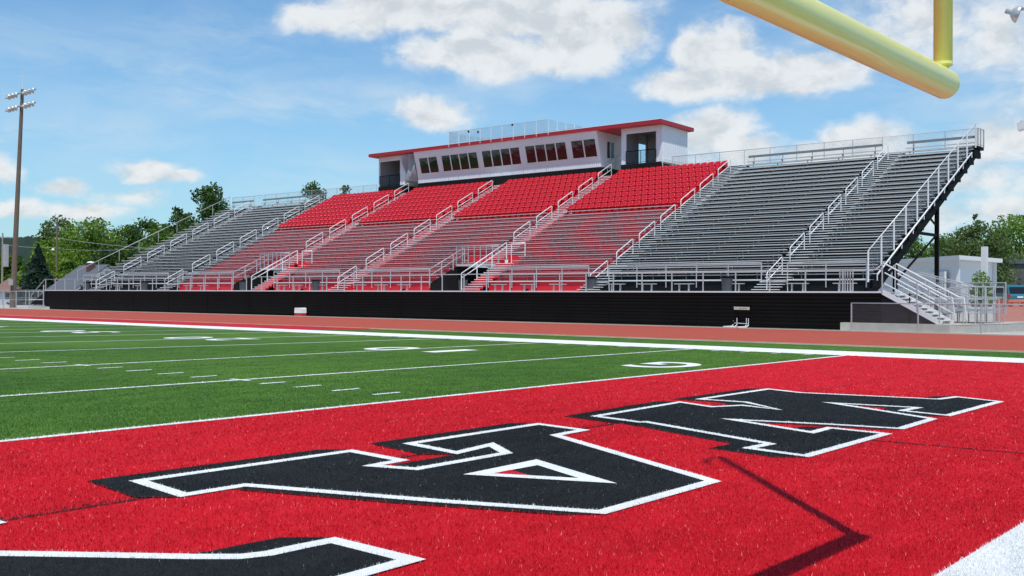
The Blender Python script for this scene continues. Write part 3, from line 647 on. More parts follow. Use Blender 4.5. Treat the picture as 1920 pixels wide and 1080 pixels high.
for px, lab, s in ((163, 'grey trash bin at the far left end of the walkway', 1.), (271, 'grey trash bin before the second dark section from the left', 1.), (456, 'grey trash bin in the left entrance opening', 1.), (592, 'grey trash bin before the red seats right of the left entrance', 1.), (868, 'grey trash bin in the right entrance opening', 1.), (1109, 'big grey trash bin at the foot of the aisle right of the red seats', 1.05), (1363, 'dark trash bin before the wide dark section', 1.)):
    p = on(px, 540, 1, 54.35); bin_parts((p[0], 54.35, ZD), lab, s)
# ------------------------------------------------------------------ press box
pb = thing('press_box', 'white press box with red roof and slanted dark windows on top of the stand', 'press box', loc=(-63.5, 74.1, ZB))
def pbuild(mb, name, m, parent=pb, smooth=False): 
    mb.v = [(v[0]+63.5, v[1]-74.1, v[2]-ZB) for v in mb.v]; return mb.build(name, m, parent, smooth)
YP, YR = 74.1, 78.2
def corr(x0, x1, y, z0, z1, pitch=.3, d=.03):              # vertical ribbed metal wall facing -Y
    mb = MB(); n = max(1, int((x1-x0)/pitch)); w = (x1-x0)/n
    mb.box(x0, x1, y, y+.06, z0, z1)
    for i in range(n): mb.prism([(x0+i*w+w*.1, y), (x0+i*w+w*.2, y-d), (x0+i*w+w*.35, y-d), (x0+i*w+w*.45, y)][::-1], 2, z0, z1)
    return mb
for x0, x1, ox0, ox1 in ((-80.35, -76.4, -80.15, -77.2), (-50.2, -46.2, -49.7, -46.75)):
    zo0, zo1 = 12.9, 15.43
    w = corr(x0, ox0, YP, 12.87, 16.0); w2 = corr(ox1, x1, YP, 12.87, 16.0); n0 = len(w.v); w.v += w2.v; w.f += [tuple(q+n0 for q in f) for f in w2.f]
    w.box(ox0, ox1, YP, YP+.06, zo1, 16.0)
    pbuild(w, 'booth_wall', M_WALL)
    s = MB(); 
    for xs, sg in ((x0, -1), (x1, 1)):
        if sg < 0 and x0 > -60: s.box(xs-.03, xs+.03, YP+.061, 76.7, 12.87, 15.95); s.box(xs-.03, xs+.03, 77.9, YR, 12.87, 15.95); s.box(xs-.03, xs+.03, 76.7, 77.9, 15.0, 15.95)
        else: s.box(xs-.03, xs+.03, YP+.061, YR, 12.87, 15.95)
        for j in range(12 if not (sg < 0 and x0 > -60) else 7): y = YP+.25+j*.33; s.prism([(xs+sg*.03, y), (xs+sg*.055, y+.03), (xs+sg*.055, y+.08), (xs+sg*.03, y+.11)][::sg], 2, 12.87, 15.9)
    s.box(x0+.03, x1-.03, YR-.06, YR, 12.87, 15.95)
    pbuild(s, 'booth_side_wall', M_WALL)
    pbuild(MB().box(x0, x1, YP, YR, 12.75, 12.87), 'booth_floor', M_DARK)
    pbuild(MB().box(x0+.031, x0+.06, YP+.1, 76.7, 12.88, 15.9).box(x0+.031, x0+.06, 77.9 if x0 > -60 else 76.7, YR-.07, 12.88, 15.9).box(x1-.06, x1-.031, YP+.1, YR-.07, 12.88, 15.9).box(x0+.07, x1-.07, YR-.09, YR-.062, 12.88, 15.9).box(x0+.07, x1-.07, YP+.07, YR-.1, 15.8, 15.85), 'booth_lining', M_DARK)
    pbuild(MB().box(x0, x1, YP-.05, YP-.01, 11.4, 12.87).box(x0, x1, YP-.01, YR, 11.4, 12.74), 'booth_base', M_BLKP)
    r = MB(); r.tube([(ox0, YP-.03, 13.95), (ox1, YP-.03, 13.95)], .03); r.tube([(ox0, YP-.03, 12.95), (ox1, YP-.03, 12.95)], .02)
    for q in (ox0, (ox0+ox1)/2, ox1): r.tube([(q, YP-.03, 12.88), (q, YP-.03, 13.95)], .03)
    pbuild(r, 'booth_rail', M_BLK)
    p = panel('booth_rail_mesh', (ox0+63.5, YP-.03-74.1), (ox1+63.5, YP-.03-74.1), 12.95-ZB, 13.93-ZB, 12.95-ZB, 13.93-ZB, M_BLMESH, pb)
MX0, MX1 = -74.55, -52.3
pbuild(corr(MX0, MX1, YP, 12.87, 13.36, .22, .025), 'skirt_wall', M_WALL)
YT = 73.40                                                      # top of the slanted front
def sl_(z): return YP-.02+(YT-YP)*(z-13.36)/(15.95-13.36)
w = MB()
w.prism([(sl_(13.36), 13.36), (sl_(13.36)+.08, 13.36), (sl_(13.78)+.08, 13.78), (sl_(13.78), 13.78)][::-1], 0, MX0, MX1)
w.prism([(sl_(15.29), 15.29), (sl_(15.29)+.08, 15.29), (sl_(15.95)+.08, 15.95), (sl_(15.95), 15.95)][::-1], 0, MX0, MX1)
groups = [(-74.0, -71.5, 2), (-70.93, -66.25, 4), (-65.66, -61.05, 4), (-60.4, -55.75, 4), (-55.2, -52.55, 2)]
edges = [MX0]+[q for g in groups for q in g[:2]]+[MX1]
for i in range(0, len(edges), 2):
    w.prism([(sl_(13.78), 13.78), (sl_(13.78)+.08, 13.78), (sl_(15.29)+.08, 15.29), (sl_(15.29), 15.29)][::-1], 0, edges[i], edges[i+1])
pbuild(w, 'window_wall', M_WALL)
for a, b, n in groups:
    fr = MB(); 
    for i in range(n+1):
        x = a+(b-a)*i/n; ww = .06 if 0 < i < n else .04
        fr.prism([(sl_(13.78)-.01, 13.78), (sl_(13.78)+.06, 13.78), (sl_(15.29)+.06, 15.29), (sl_(15.29)-.01, 15.29)][::-1], 0, x-ww, x+ww)
    fr.prism([(sl_(13.74)-.01, 13.74), (sl_(13.74)+.06, 13.74), (sl_(13.80)+.06, 13.80), (sl_(13.80)-.01, 13.80)][::-1], 0, a-.035, b+.035); fr.prism([(sl_(15.27)-.012, 15.27), (sl_(15.27)+.06, 15.27), (sl_(15.32)+.06, 15.32), (sl_(15.32)-.012, 15.32)][::-1], 0, a-.035, b+.035)
    f = pbuild(fr, 'window', M_ALUW)
    for i in range(n):
        x0 = a+(b-a)*i/n+.03; x1 = a+(b-a)*(i+1)/n-.03; g = MB().quad((x0, sl_(13.79)+.02, 13.79), (x1, sl_(13.79)+.02, 13.79), (x1, sl_(15.28)+.02, 15.28), (x0, sl_(15.28)+.02, 15.28)); pbuild(g, 'pane', M_GLASS, f)
for xs, sg in ((MX0, -1), (MX1, 1)):
    s = MB(); s.prism([(YP, 12.87), (YR, 12.87), (YR, 15.9), (YT+.02, 15.95), (YP-.0, 13.36)], 0, xs-.03 if sg < 0 else xs, xs if sg < 0 else xs+.03)
    pbuild(s, 'side_wall', M_WALL)
pbuild(MB().box(MX0, MX1, YR-.06, YR, 12.8, 15.9), 'rear_wall', M_WALL)
pbuild(MB().box(MX0+.1, MX1-.1, YP+.2, YR-.1, 12.8, 12.87), 'floor', M_DARK)
pbuild(MB().box(MX0, MX1+.02, YP-.05, YP-.01, 11.4, 12.87).box(MX0+.02, MX1, YP-.01, YR, 11.4, 12.79), 'base_wall', M_BLKP)
sw = MB().box(MX1+.031, MX1+.05, 75.0, 75.42, 13.75, 15.15).box(MX1+.031, MX1+.05, 75.6, 75.98, 13.75, 15.15); pbuild(sw, 'side_window', M_GLASS)
pbuild(MB().box(MX1, MX1+.12, 77.2, 77.32, 14.6, 14.8), 'wall_lamp', M_ALUW)
pbuild(MB().box(MX0-.06, MX0-.031, 75.1, 76.0, 12.9, 15.1), 'door', M_BIN)
# crumpled tarpaulin over the left gap of the box
tp = MB(); nx, nz = 10, 9
for j in range(nz+1):
    for i in range(nx+1):
        u, v = i/nx, j/nz; x = -76.35+1.75*u; z = 15.85-2.55*v+.35*u*(1-v)*0-.25*u*v; y = YP-.25-.16*sin(u*13+v*5)-.16*sin(v*7+u*4)-.2*(1-v)+.2*abs(u-.55); tp.v.append((x+63.5, y-74.1, z-ZB))
for j in range(nz):
    for i in range(nx): a = j*(nx+1)+i; tp.f.append((a, a+nx+1, a+nx+2, a+1))
tpo = tp.build('tarpaulin', mat('grey_tarp', (.30, .29, .32), .6, var=.25, vscale=1.5), None, True); tpo.location = pb.location
tag(tpo, 'crumpled grey tarpaulin hanging in the gap at the left of the press box', 'tarpaulin')
rx0, rx1, ry0, ry1 = -81.0, -45.75, 73.25, 78.55
pbuild(MB().prism([(ry0, 15.93), (ry1, 15.82), (ry1, 16.10), (ry0, 16.22)], 0, rx0, rx1), 'roof', M_ROOF)
pbuild(MB().prism([(ry0-.02, 16.225), (ry1+.02, 16.105), (ry1+.02, 16.15), (ry0-.02, 16.27)], 0, rx0-.02, rx1+.02), 'roof_edge', mat('white_flashing', (.8, .8, .8), .5))
rr = thing('roof_railing', 'mesh railing round the filming deck on the press box roof', 'railing', loc=(-70.2, 73.3, 16.2))
def rp(name, mb, m=M_ALU): mb.v = [(v[0]+70.2, v[1]-73.3, v[2]-16.2) for v in mb.v]; return mb.build(name, m, rr)
A_, B_, C_, D_ = (-69.55, 73.2), (-57.4, 73.2), (-57.4, 78.4), (-69.55, 78.4)
for p, q in ((A_, B_), (B_, C_), (C_, D_), (D_, A_)):
    rp('top_rail', MB().tube([(*p, 17.38), (*q, 17.38)], .022)); n = int(round(hypot(p[0]-q[0], p[1]-q[1])/1.4))
    for i in range(n): x = p[0]+(q[0]-p[0])*i/n; y = p[1]+(q[1]-p[1])*i/n; rp('post', MB().tube([(x, y, 15.98 if y < 74 else 16.15), (x, y, 17.38)], .028), M_ALUW)
    panel('mesh_panel', (p[0]+70.2, p[1]-73.3), (q[0]+70.2, q[1]-73.3), .1, 1.15, .1, 1.15, M_ROOFM, rr)
for x, z in ((-66.9, 17.2), (-65.7, 17.05), (-61.5, 17.3)):
    o = MB().lathe([(.02, -.1), (.09, -.06), (.09, .06), (.03, .1)], (0, 0, 0), 8).build('speaker', M_BLK, None); o.location = (x, 73.12, z); tag(o, {-66.9: 'leftmost small black speaker clamped to the roof railing post', -65.7: 'lowest small black speaker on the roof railing', -61.5: 'rightmost small black speaker clamped high on the roof railing'}[x], 'speaker')
# rails in the gaps by the press box and down its right side
rail('guard_rail', 'short sloping stair rail beside the right booth of the press box', [(-51.9, 74.5, 12.4), (-51.9, 77.0, 13.3)], 1.0, 1.3, (.5,), None, r=.025)
rail('guard_rail', 'low white pipe rail along the base of the right press box booth', [(-46.0, 73.95, 12.1), (-46.0, 78.2, 12.1)], .95, 2.1, (.2,), None, m=M_ALUW)
# ------------------------------------------------------------------ right end stair and ramp
zp = .42
pad = [(-22.0, 52.75), (-16.5, 52.75), (-16.1, 53.1), (-15.1, 58.0), (-13.8, 62), (-4, 80), (-5, 81), (-16, 64), (-22.0, 63)]
mb = MB(); mb.prism(pad, 2, -.02, zp); struct(mb, 'concrete_footing', M_CONC)
mb = MB().poly([(p[0]*.999, p[1]) for p in pad], zp+.004); struct(mb, 'concrete_slab_top', M_CONCL)
stair = thing('stair', 'white aluminium stair with rails coming down from the right end of the walkway', 'stair', loc=(-20, YF, zp))
def sp_(name, mb, m=M_ALUW): mb.v = [(v[0]+20, v[1]-YF, v[2]-zp) for v in mb.v]; return mb.build(name, m, stair)
ya, yb = YF-.02, YF+1.75; n = 10
for y in (ya-.02, yb): sp_('stringer', MB().bar((-19.95, y, ZD+.0), (-17.0, y, zp+.02), .06, .24))
s = MB()
for i in range(n-1): x = -19.8+2.8*(i+.5)/n; z = ZD-(ZD-zp)*(i+.8)/n; s.box(x-.02, x+.28, ya+.02, yb-.04, z-.05, z)
sp_('step_treads', s)
for y in (ya-.04, yb):
    sp_('handrail', MB().tube([(-20.3, y, 3.15), (-19.9, y, 3.5), (-16.75, y, 1.78), (-16.5, y, 1.75), (-16.35, y, .62)], .035))
    sp_('handrail', MB().tube([(-19.85, y+.05, 3.0), (-17.35, y+.05, 1.62)], .03)); sp_('handrail', MB().tube([(-19.85, y, 2.45), (-17.0, y, .95)], .028))
    for x, z1 in ((-19.95, 3.45), (-18.2, 2.55), (-17.1, 1.95)): sp_('post', MB().tube([(x, y, max(zp, z1-1.5)), (x, y, z1)], .034), M_ALU)
gate = thing('gate', 'narrow barred gate panel standing where the walkway meets the right stair', 'gate', loc=(-22.3, YF+.2, ZD))
for i in range(6): MB().tube([(i*.14, 0, 0), (i*.14, 0, 1.15)], .035).build('bar', M_ALU, gate)
for q in (0.02, 1.13): MB().tube([(0, 0, q), (.7, 0, q)], .02).build('cross_rail', M_ALU, gate)
ramp = thing('ramp', 'grey access ramp with mesh-filled rails behind the right stair', 'ramp', loc=(-18, 56, zp))
def rmp(name, mb, m=M_ALU): mb.v = [(v[0]+18, v[1]-56, v[2]-zp) for v in mb.v]; return mb.build(name, m, ramp)
rmp('landing', MB().box(-21.3, -19.6, 55.3, 60.2, ZD-.1, ZD)); rmp('landing', MB().box(-17.2, -15.9, 56.4, 59.8, 1.05, 1.17))
for y0, y1, zl_, zr_ in ((56.4, 57.9, zp+.1, 1.17), (58.2, 59.8, ZD, 1.17)):
    rmp('ramp_deck', MB().prism([(-20.4, zl_-.12), (-17.2, zr_-.12), (-17.2, zr_), (-20.4, zl_)], 1, y0, y1))
    for y in (y0, y1):
        for hh in (1.15, .6): rmp('handrail', MB().tube([(-20.4, y, zl_+hh), (-17.2, y, zr_+hh), (-15.9, y, zr_+hh)], .028))
        for k in range(6): x = -20.4+k*.9; zz_ = zl_+(zr_-zl_)*min(1, (x+20.4)/3.2); rmp('post', MB().tube([(x, y, zp), (x, y, zz_+1.15)], .03))
        panel('mesh_panel', (-20.4+18, y-56), (-17.2+18, y-56), zl_-zp, zl_+1.1-zp, zr_-zp, zr_+1.1-zp, M_CHAIN, ramp)
rail('guard_rail', 'low front rail of the ramp area standing on the concrete slab', [(-19.0, 55.2, zp), (-16.6, 55.2, zp), (-15.5, 57.4, zp)], 1.25, .85, (.45,), M_CHAIN, m=M_ALU)
rail('guard_rail', 'farther rail of the ramp area behind the upper ramp', [(-21.0, 61.3, zp+.4), (-16.2, 61.3, zp+.4), (-15.6, 59.0, zp+.4)], 1.75, 1.2, (.5,), M_CHAIN, m=M_ALU)
rail('chain_link_fence', 'low chain-link fence beside the track in front of the right stair', [(-21.1, 52.0, .04), (-17.76, 52.0, .04), (-12.0, 52.3, .04), (8, 53.5, .04)], 1.4, 3.0, (), M_CHAIN, m=M_GALV, pr=.04, cat='fence')
# ------------------------------------------------------------------ left end: stair rail, fences
ls = thing('stair', 'small grey stair with rails at the far left end of the walkway', 'stair', loc=(-109.3, YF, 0))
s = MB()
for i in range(8): s.box(-.2-.36*i-.3, -.2-.36*i, .1, 1.6, ZD-.2*(i+1)-.05, ZD-.2*(i+1))
s.build('step_treads', M_ALU, ls)
for y in (.05, 1.65): MB().tube([(0, y, ZD+1.15), (-.3, y, ZD+1.1), (-3.2, y, 1.5), (-3.3, y, .4)], .04).build('handrail', M_ALU, ls)
for y in (0.05, 1.65): MB().bar((0, y, ZD), (-3.1, y, .3), .06, .2).build('stringer', M_ALU, ls)
MB().tube([(-3.4, -.1, 1.02), (-.1, -.1, 1.02)], .035).build('cross_rail', M_ALUW, ls); MB().tube([(-.02, -.15, 0), (-.02, -.15, 2.6)], .06).build('corner_post', M_ALU, ls)
rail('chain_link_fence', 'chain-link fence left of the stand close to the track', [(-150, 54.5, 0), (-112.5, 54.5, 0)], 1.9, 3.2, (.5,), M_CHAIN, m=M_GALV, pr=.05, cat='fence')
rail('chain_link_fence', 'farther chain-link fence in front of the left trees', [(-190, 66, 0), (-113, 66, 0)], 2.1, 3.5, (.5,), M_CHAIN, m=M_GALV, pr=.05, cat='fence')
o = MB().box(-112.4, -108.2, YF-.1, YF+1.8, 0, .3).build('concrete_footing', M_CONCL); tag(o, kind='structure')
# ------------------------------------------------------------------ goalpost
be = on(1770, 157, 2, 3.05); gx, gy = be[0], be[1]
gp = thing('goalpost', 'yellow football goalpost with its crossbar end and one upright in view', 'goalpost', loc=(gx, gy, 0))
def gb(name, mb, m=M_YEL): return mb.build(name, m, gp, True)
gb('crossbar', MB().tube([(0, .085, 3.05), (0, .075, 3.05), (0, .055, 3.05), (0, .02, 3.05), (0, -7.05, 3.05), (0, -7.09, 3.05), (0, -7.12, 3.05)], [.02, .045, .07, .089, .089, .07, .02], 40))
ux = on(1771.5, 130, 1, gy-.02)
for y in (-.02, -7.0):
    u = gb('upright', MB().tube([(0, y, 3.155), (0, y, 11.9)], .0545, 32)); MB().lathe([(.0565, 3.16), (.0565, 3.175)], (0, y, 0), 32).build('weld_collar', M_YEL, u)
    MB().tube([(0, y, 3.1), (0, y, 3.2)], .035, 12).build('stub', M_YEL, u)
    rb = MB(); pts = [(0, y, 11.85), (-.03, y-.1, 11.93), (-.05, y-.22, 11.85), (-.03, y-.32, 11.6), (.0, y-.36, 11.3)]
    for a, b in zip(pts[:-1], pts[1:]): rb.box(min(a[0], b[0]), max(a[0], b[0]), min(a[1], b[1]), max(a[1], b[1]), b[2]-.06, a[2]+.04)
    rb.build('wind_ribbon', M_RIB, u)
gb('gooseneck', MB().tube([(0, -3.52, 3.0), (.25, -3.52, 2.98), (1.0, -3.52, 2.9), (1.6, -3.52, 2.6), (1.95, -3.52, 2.1), (2.05, -3.52, 1.5), (2.05, -3.52, 0)], .085, 24))
gb('post_pad', MB().tube([(2.05, -3.52, .02), (2.05, -3.52, 1.8)], .2, 20), M_RISR)
# ------------------------------------------------------------------ small things by the track
cl = thing('drink_cooler', 'white and red drink cooler standing against the black siding', 'cooler', loc=(-66.3, 52.85, .05))
MB().box(-.42, .42, -.25, .25, 0, .16).box(-.39, .39, -.22, .22, .03, .2).build('base', mat('red_cooler', (.5, .02, .02), .4), cl)
MB().prism([(-.42, .2), (.42, .2), (.40, .56), (.35, .62), (-.35, .62), (-.40, .56)], 1, -.27, .27).build('body', mat('white_cooler', (.85, .85, .83), .4, var=.04, vscale=6), cl)
MB().tube([(-.25, 0, .62), (-.22, 0, .72), (.0, 0, .78), (.22, 0, .72), (.25, 0, .62)], .02).build('handle', M_BLK, cl)
def hurdle(loc, rz, label):
    t = thing('track_hurdle', label, 'hurdle', 'track hurdles by the siding', loc, rz)
    bd = MB().box(-.62, .62, -.015, .015, .98, 1.14).build('top_board', mat('hurdle_board', (.78, .76, .55), .5, var=.1, vscale=4), t)
    bk = MB()
    for x0, x1, z0, z1 in ((-.34, -.30, 1.02, 1.10), (-.26, -.18, 1.02, 1.05), (-.1, -.02, 1.03, 1.06), (0.08, .12, 1.02, 1.1), (.2, .28, 1.05, 1.09), (.34, .4, 1.02, 1.06)): bk.box(x0, x1, -.018, -.0155, z0, z1)
    bk.build('board_marking', M_BLK, bd)
    for x in (-.55, .55):
        MB().tube([(x, 0, .5), (x, 0, 1.0)], .014).build('upright', M_BLK, t); MB().tube([(x, 0, 0.1), (x, 0, .52)], .022).build('upright_base', M_ALUW, t)
        MB().tube([(x, 0, .14), (x, -.12, .04), (x, -.72, .03)], .028).build('foot', M_ALUW, t)
    MB().tube([(-.55, 0, .22), (.55, 0, .22)], .018).build('cross_bar', M_ALUW, t); MB().tube([(-.55, -.70, .035), (.55, -.70, .035)], .02).build('cross_bar', M_ALUW, t)
hurdle((-27.6, 52.75, .03), radians(-28), 'nearer white-footed track hurdle with marked top board by the black siding')
h2 = hurdle((-27.9, 53.0, .03), radians(-22), 'farther track hurdle nested behind another against the black siding')
# ------------------------------------------------------------------ light poles
def lamp_head(parent, loc, rz, tilt=.5, s=.32):
    o = bpy.data.objects.new('floodlight', LAMP); COL.objects.link(o); o.parent = parent; o.location = loc; o.rotation_euler = (radians(90)+tilt, 0, rz); o.scale = (s/.32,)*3; return o
lb = MB().lathe([(.30, 0), (.33, .02), (.28, .14), (.16, .26), (.09, .30), (.09, .5)], (0, 0, 0), 14); LAMP = lb.mesh('floodlight', mat('lamp_housing', (.62, .63, .62), .35, .5), True)
lens = MB().lathe([(.27, -.005), (.27, .0)], (0, 0, 0), 14).mesh('lens', mat('lamp_glass', (.35, .36, .35), .1, 0, spec=.8))
pole = thing('light_pole', 'tall wooden light pole with two rows of floodlights left of the stand', 'light pole', loc=(-122.9, 56, 0))
MB().tube([(0, 0, 0), (.6, 0, 8), (2.0, 0, 25.2)], [.34, .28, .18], 10).build('pole', M_WOOD, pole)
for z in (23.2, 24.7):
    MB().bar((-.5, -.25, z), (5.8, -.25, z), .12, .14).build('cross_arm', M_GALV, pole)
    for i, x in enumerate((-.4, .6, 1.5, 3.7, 4.7, 5.7)):
        l = lamp_head(pole, (x, -.45, z-.15), (.35, .1, -.1, .3, .1, -.25)[i], (.5, .3, .2, .4, .2, .1)[i]*1.0, .34); inst('lens', lens, l)
MB().tube([(2.0, 0, 25.2), (2.05, 0, 27.3)], [.05, .02]).build('lightning_rod', M_ALUW, pole); MB().box(-1.9, -1.35, -.3, .1, 4.8, 7.4).build('transformer_box', M_ALU, pole)
MB().box(.1, .7, -.55, -.3, 2.6, 3.3).build('meter_box', M_ALU, pole)
p = on(1948, 300, 1, 60); rpole = thing('light_pole', 'light pole beyond the right edge whose floodlights reach into the sky', 'light pole', loc=(p[0], 60, 0))
MB().tube([(0, 0, 0), (0, 0, 22)], [.3, .2], 12).build('pole', M_GALV, rpole)
a = on(1900, 25, 1, 60); MB().bar((-1.0, 0, a[2]+.15), (3.5, 0, a[2]+.15), .14, .14).build('cross_arm', M_GALV, rpole)
for px, py, rz, s in ((1911, 27, -1.2, .46), (1950, 22, -.6, .46)):
    q = on(px, py, 1, 59.9); l = lamp_head(rpole, (q[0]-p[0], -.1, q[2]), rz, -.35, s); inst('lens', lens, l)
b = on(1912, 236, 1, 60); MB().bar((-.9, 0, b[2]+.2), (3.5, 0, b[2]+.2), .12, .12).build('cross_arm', M_GALV, rpole)
MB().prism([(-.3, -.28), (.32, -.1), (.3, .32), (-.34, .12)], 1, -.25, .25).build('floodlight', M_ALUW, rpole, loc=(b[0]-p[0]+.25, 0, b[2]))
def upole(label, px, py0, py1, t, arm=False, wood=M_WOOD):
    a = dep(px, py0, t); o = thing('utility_pole', label, 'utility pole', loc=(a[0], a[1], 0)); H = a[2]
    MB().tube([(0, 0, 0), (0, 0, H)], [.2, .13], 8).build('pole', wood, o)
    if arm: MB().bar((-1.6, -1, H-.8), (1.6, 1, H-.8), .14, .16).build('cross_arm', wood, o)
    return o, np.array([a[0], a[1], H])
u1, t1 = upole('weathered utility pole standing before the bright green trees', 107, 408, 545, 175)
MB().lathe([(.05, 0), (.28, .05), (.2, .3), (.05, .4)], (-.5, -.4, t1[2]-5.5), 10).build('yard_lamp', M_ALUW, u1)
u2, t2 = upole('pale utility pole with a crossarm at the left edge', 5, 437, 545, 190, True, mat('pale_wood', (.32, .29, .25), .8, var=.2))
def wire(name, label, a, b, sag):
    mb = MB(); pts = [a+(b-a)*k/16-np.array([0, 0, sag*4*(k/16)*(1-k/16)]) for k in range(17)]; mb.tube(pts, .045, 4); o = mb.build(name, mat('wire', (.35, .36, .36), .5)); tag(o, label, 'wire')
wire('overhead_wire', 'overhead wire from the left edge pole to the pole before the green trees', t2-[0, 0, 2.], t1-[0, 0, 5.0], .25)
wire('overhead_wire', 'upper overhead wire running right from the pole before the green trees', t1-[0, 0, 3.4], dep(330, 468, 172), .3)
wire('overhead_wire', 'lower overhead wire running right from the pole before the green trees', t1-[0, 0, 5.2], dep(330, 458, 190), .6)
# ------------------------------------------------------------------ buildings
def shed(name, label, cat, c, rz, W, D, hw, hr, mw, mr, over=.4):
    o = thing(name, label, cat, loc=(c[0], c[1], 0), rz=rz)
    MB().prism([(-D/2, 0), (D/2, 0), (D/2, hw), (0, hr-.1), (-D/2, hw)], 0, -W/2, W/2).build('wall', mw, o)
    k = (hr-hw)/(D/2)
    r = MB().prism([(-D/2-over, hw-k*over), (0, hr), (D/2+over, hw-k*over), (D/2+over, hw-k*over+.15), (0, hr+.17), (-D/2-over, hw-k*over+.15)], 0, -W/2-over, W/2+over).build('roof', mr, o)
    return o, r
m_sh = mat('grey_shingles', (.10, .11, .125), .85, var=.15, vscale=3); m_wh = mat('white_siding', (.72, .72, .72), .6, var=.04); m_ds = mat('pale_siding', (.55, .56, .57), .6, var=.05)
c = dep(176, 545, 135)
h, r = shed('house', 'low house with grey shingle roof and white gable beyond the left end of the stand', 'house', c, radians(-4), 7.6, 8.6, 2.1, dep(163, 499, 135)[2], m_wh, m_sh)
MB().box(.6, 1.5, -1.3, -.5, 4.2, 5.6).build('chimney', mat('brown_brick', (.12, .06, .05), .8), r)
MB().lathe([(.5, 5.6), (.35, 5.75), (.1, 5.8)], (1.05, -.9, 0), 10).build('chimney_cap', M_ALUW, r)
for x in (-3.3, -1.7, 1, 2.4): 
    f = MB().box(x, x+1.3, -4.34, -4.28, .7, 1.8).build('window', m_wh, h); MB().box(x+.1, x+1.2, -4.36, -4.341, .8, 1.7).build('pane', M_GLASS, f)
for y in (-2.4, .8): MB().box(3.79, 3.84, y, y+1.1, .9, 1.9).build('window', M_GLASS, h)
MB().box(-.3, .6, -4.35, -4.29, 0, 2.0).build('door', M_BIN, h)
c = dep(62, 545, 165)
h, r = shed('house', 'small pale house with reddish brown roof behind the left fences', 'house', c, radians(20), 9, 7, 2.0, 3.9, m_ds, mat('brown_shingles', (.2, .11, .08), .85, var=.2, vscale=3))
MB().box(-2, -1.2, -3.54, -3.49, .8, 1.7).build('window', M_GLASS, h); MB().box(1, 1.9, -3.54, -3.49, 0, 1.9).build('door', M_BIN, h); MB().box(.8, 1.4, -.9, -.3, 3.3, 4.4).build('chimney', mat('chimney_brick', (.25, .12, .09), .8), r)
struct(MB().prism([(72, 0), (84, 1.0), (150, 1.0), (150, -.1), (72, -.1)], 0, -48, 60), 'gravel_bank', M_GRAV)
# school building right
sb = thing('school_building', 'long low white building with a flat white roof beyond the right end of the stand', 'building')
a = dep(1600, 545, 118); b = dep(1793, 545, 96); d = dep(1862, 545, 104); zt_ = dep(1793, 487, 96)[2]
a[2] = b[2] = d[2] = 0
def wallseg(p, q, z0, z1, th, name, m, parent=sb): mb = MB(); v = q-p; n_ = np.array([-v[1], v[0], 0]); n_ = n_/np.linalg.norm(n_)*th; mb.quad(p+[0, 0, z0], q+[0, 0, z0], q+[0, 0, z1], p+[0, 0, z1]); mb.quad(q+n_+[0, 0, z0], p+n_+[0, 0, z0], p+n_+[0, 0, z1], q+n_+[0, 0, z1]); mb.quad(p+[0, 0, z1], q+[0, 0, z1], q+n_+[0, 0, z1], p+n_+[0, 0, z1]); mb.quad(p+n_+[0, 0, z0], p+[0, 0, z0], p+[0, 0, z1], p+n_+[0, 0, z1]); mb.quad(q+[0, 0, z0], q+n_+[0, 0, z0], q+n_+[0, 0, z1], q+[0, 0, z1]); return mb.build(name, m, parent)
m_gb = mat('blue_grey_panel', (.42, .45, .52), .6, var=.04, vscale=.5)
e = a+(d-b)
mb = MB(); mb.prism([tuple(a[:2]), tuple(b[:2]), tuple(d[:2]), tuple(e[:2])], 2, 0, zt_); mb.build('wall', m_wh, sb)
cen = (a+b+d+e)/4
def ex(p, k): v = p-cen; return p+v/np.linalg.norm(v)*k
mb = MB(); mb.prism([tuple(ex(q, 1.0)[:2]) for q in (a, b, d, e)], 2, zt_, zt_+.38); mb.build('roof', m_wh, sb)
u_ = (b-a)/np.linalg.norm(b-a); n_ = np.array([u_[1], -u_[0], 0]); L_ = np.linalg.norm(b-a)
wallseg(b-u_*(L_)+n_*.06, b-u_*5+n_*.06, 0, zt_*.52, -.03, 'lower_wall', m_wh); wallseg(b-u_*4.5+n_*.3, b-u_*1.2+n_*.3, 0, zt_*.8, -.2, 'door_panel', m_wh)
v_ = (d-b)/np.linalg.norm(d-b); m_ = np.array([v_[1], -v_[0], 0]); wallseg(b+v_*.4+m_*.08, d-v_*.1+m_*.08, 0, zt_*.5, -.04, 'lower_wall', m_wh)
for q in (b, d): MB().box(-.14, .14, -.14, .14, 0, zt_+.01).build('corner_post', m_wh, sb, loc=tuple(q+m_*.16))
q = dep(1846, 545, 88); w = dep(1846, 463, 88)[2]
o = thing('post', 'tall square white post rising above the low white building', 'post', loc=(q[0], q[1], 0)); MB().box(-.22, .22, -.22, .22, 0, w).build('shaft', m_wh, o); MB().box(-.225, .225, -.225, .225, w, w+.03).build('cap', m_wh, o)
q = dep(1912, 545, 150); hh = dep(1912, 490, 150)[2]
o = thing('building', 'dark grey shingled building at the right edge beyond the parked car', 'building', loc=(q[0], q[1], 0), rz=radians(38))
MB().box(-3.3, 8, -.2, 6, 0, hh*.95).build('wall', mat('dark_shingle_wall', (.09, .09, .095), .85, var=.35, vscale=2.5), o); MB().prism([(-3.6, hh*.95), (8.3, hh*.95), (8.3, hh*1.0), (-3.0, hh*1.06)], 1, -.5, 6.3).build('roof', m_sh, o); MB().box(.5, 1.6, -.24, -.19, .5, 1.8).build('window', M_GLASS, o)
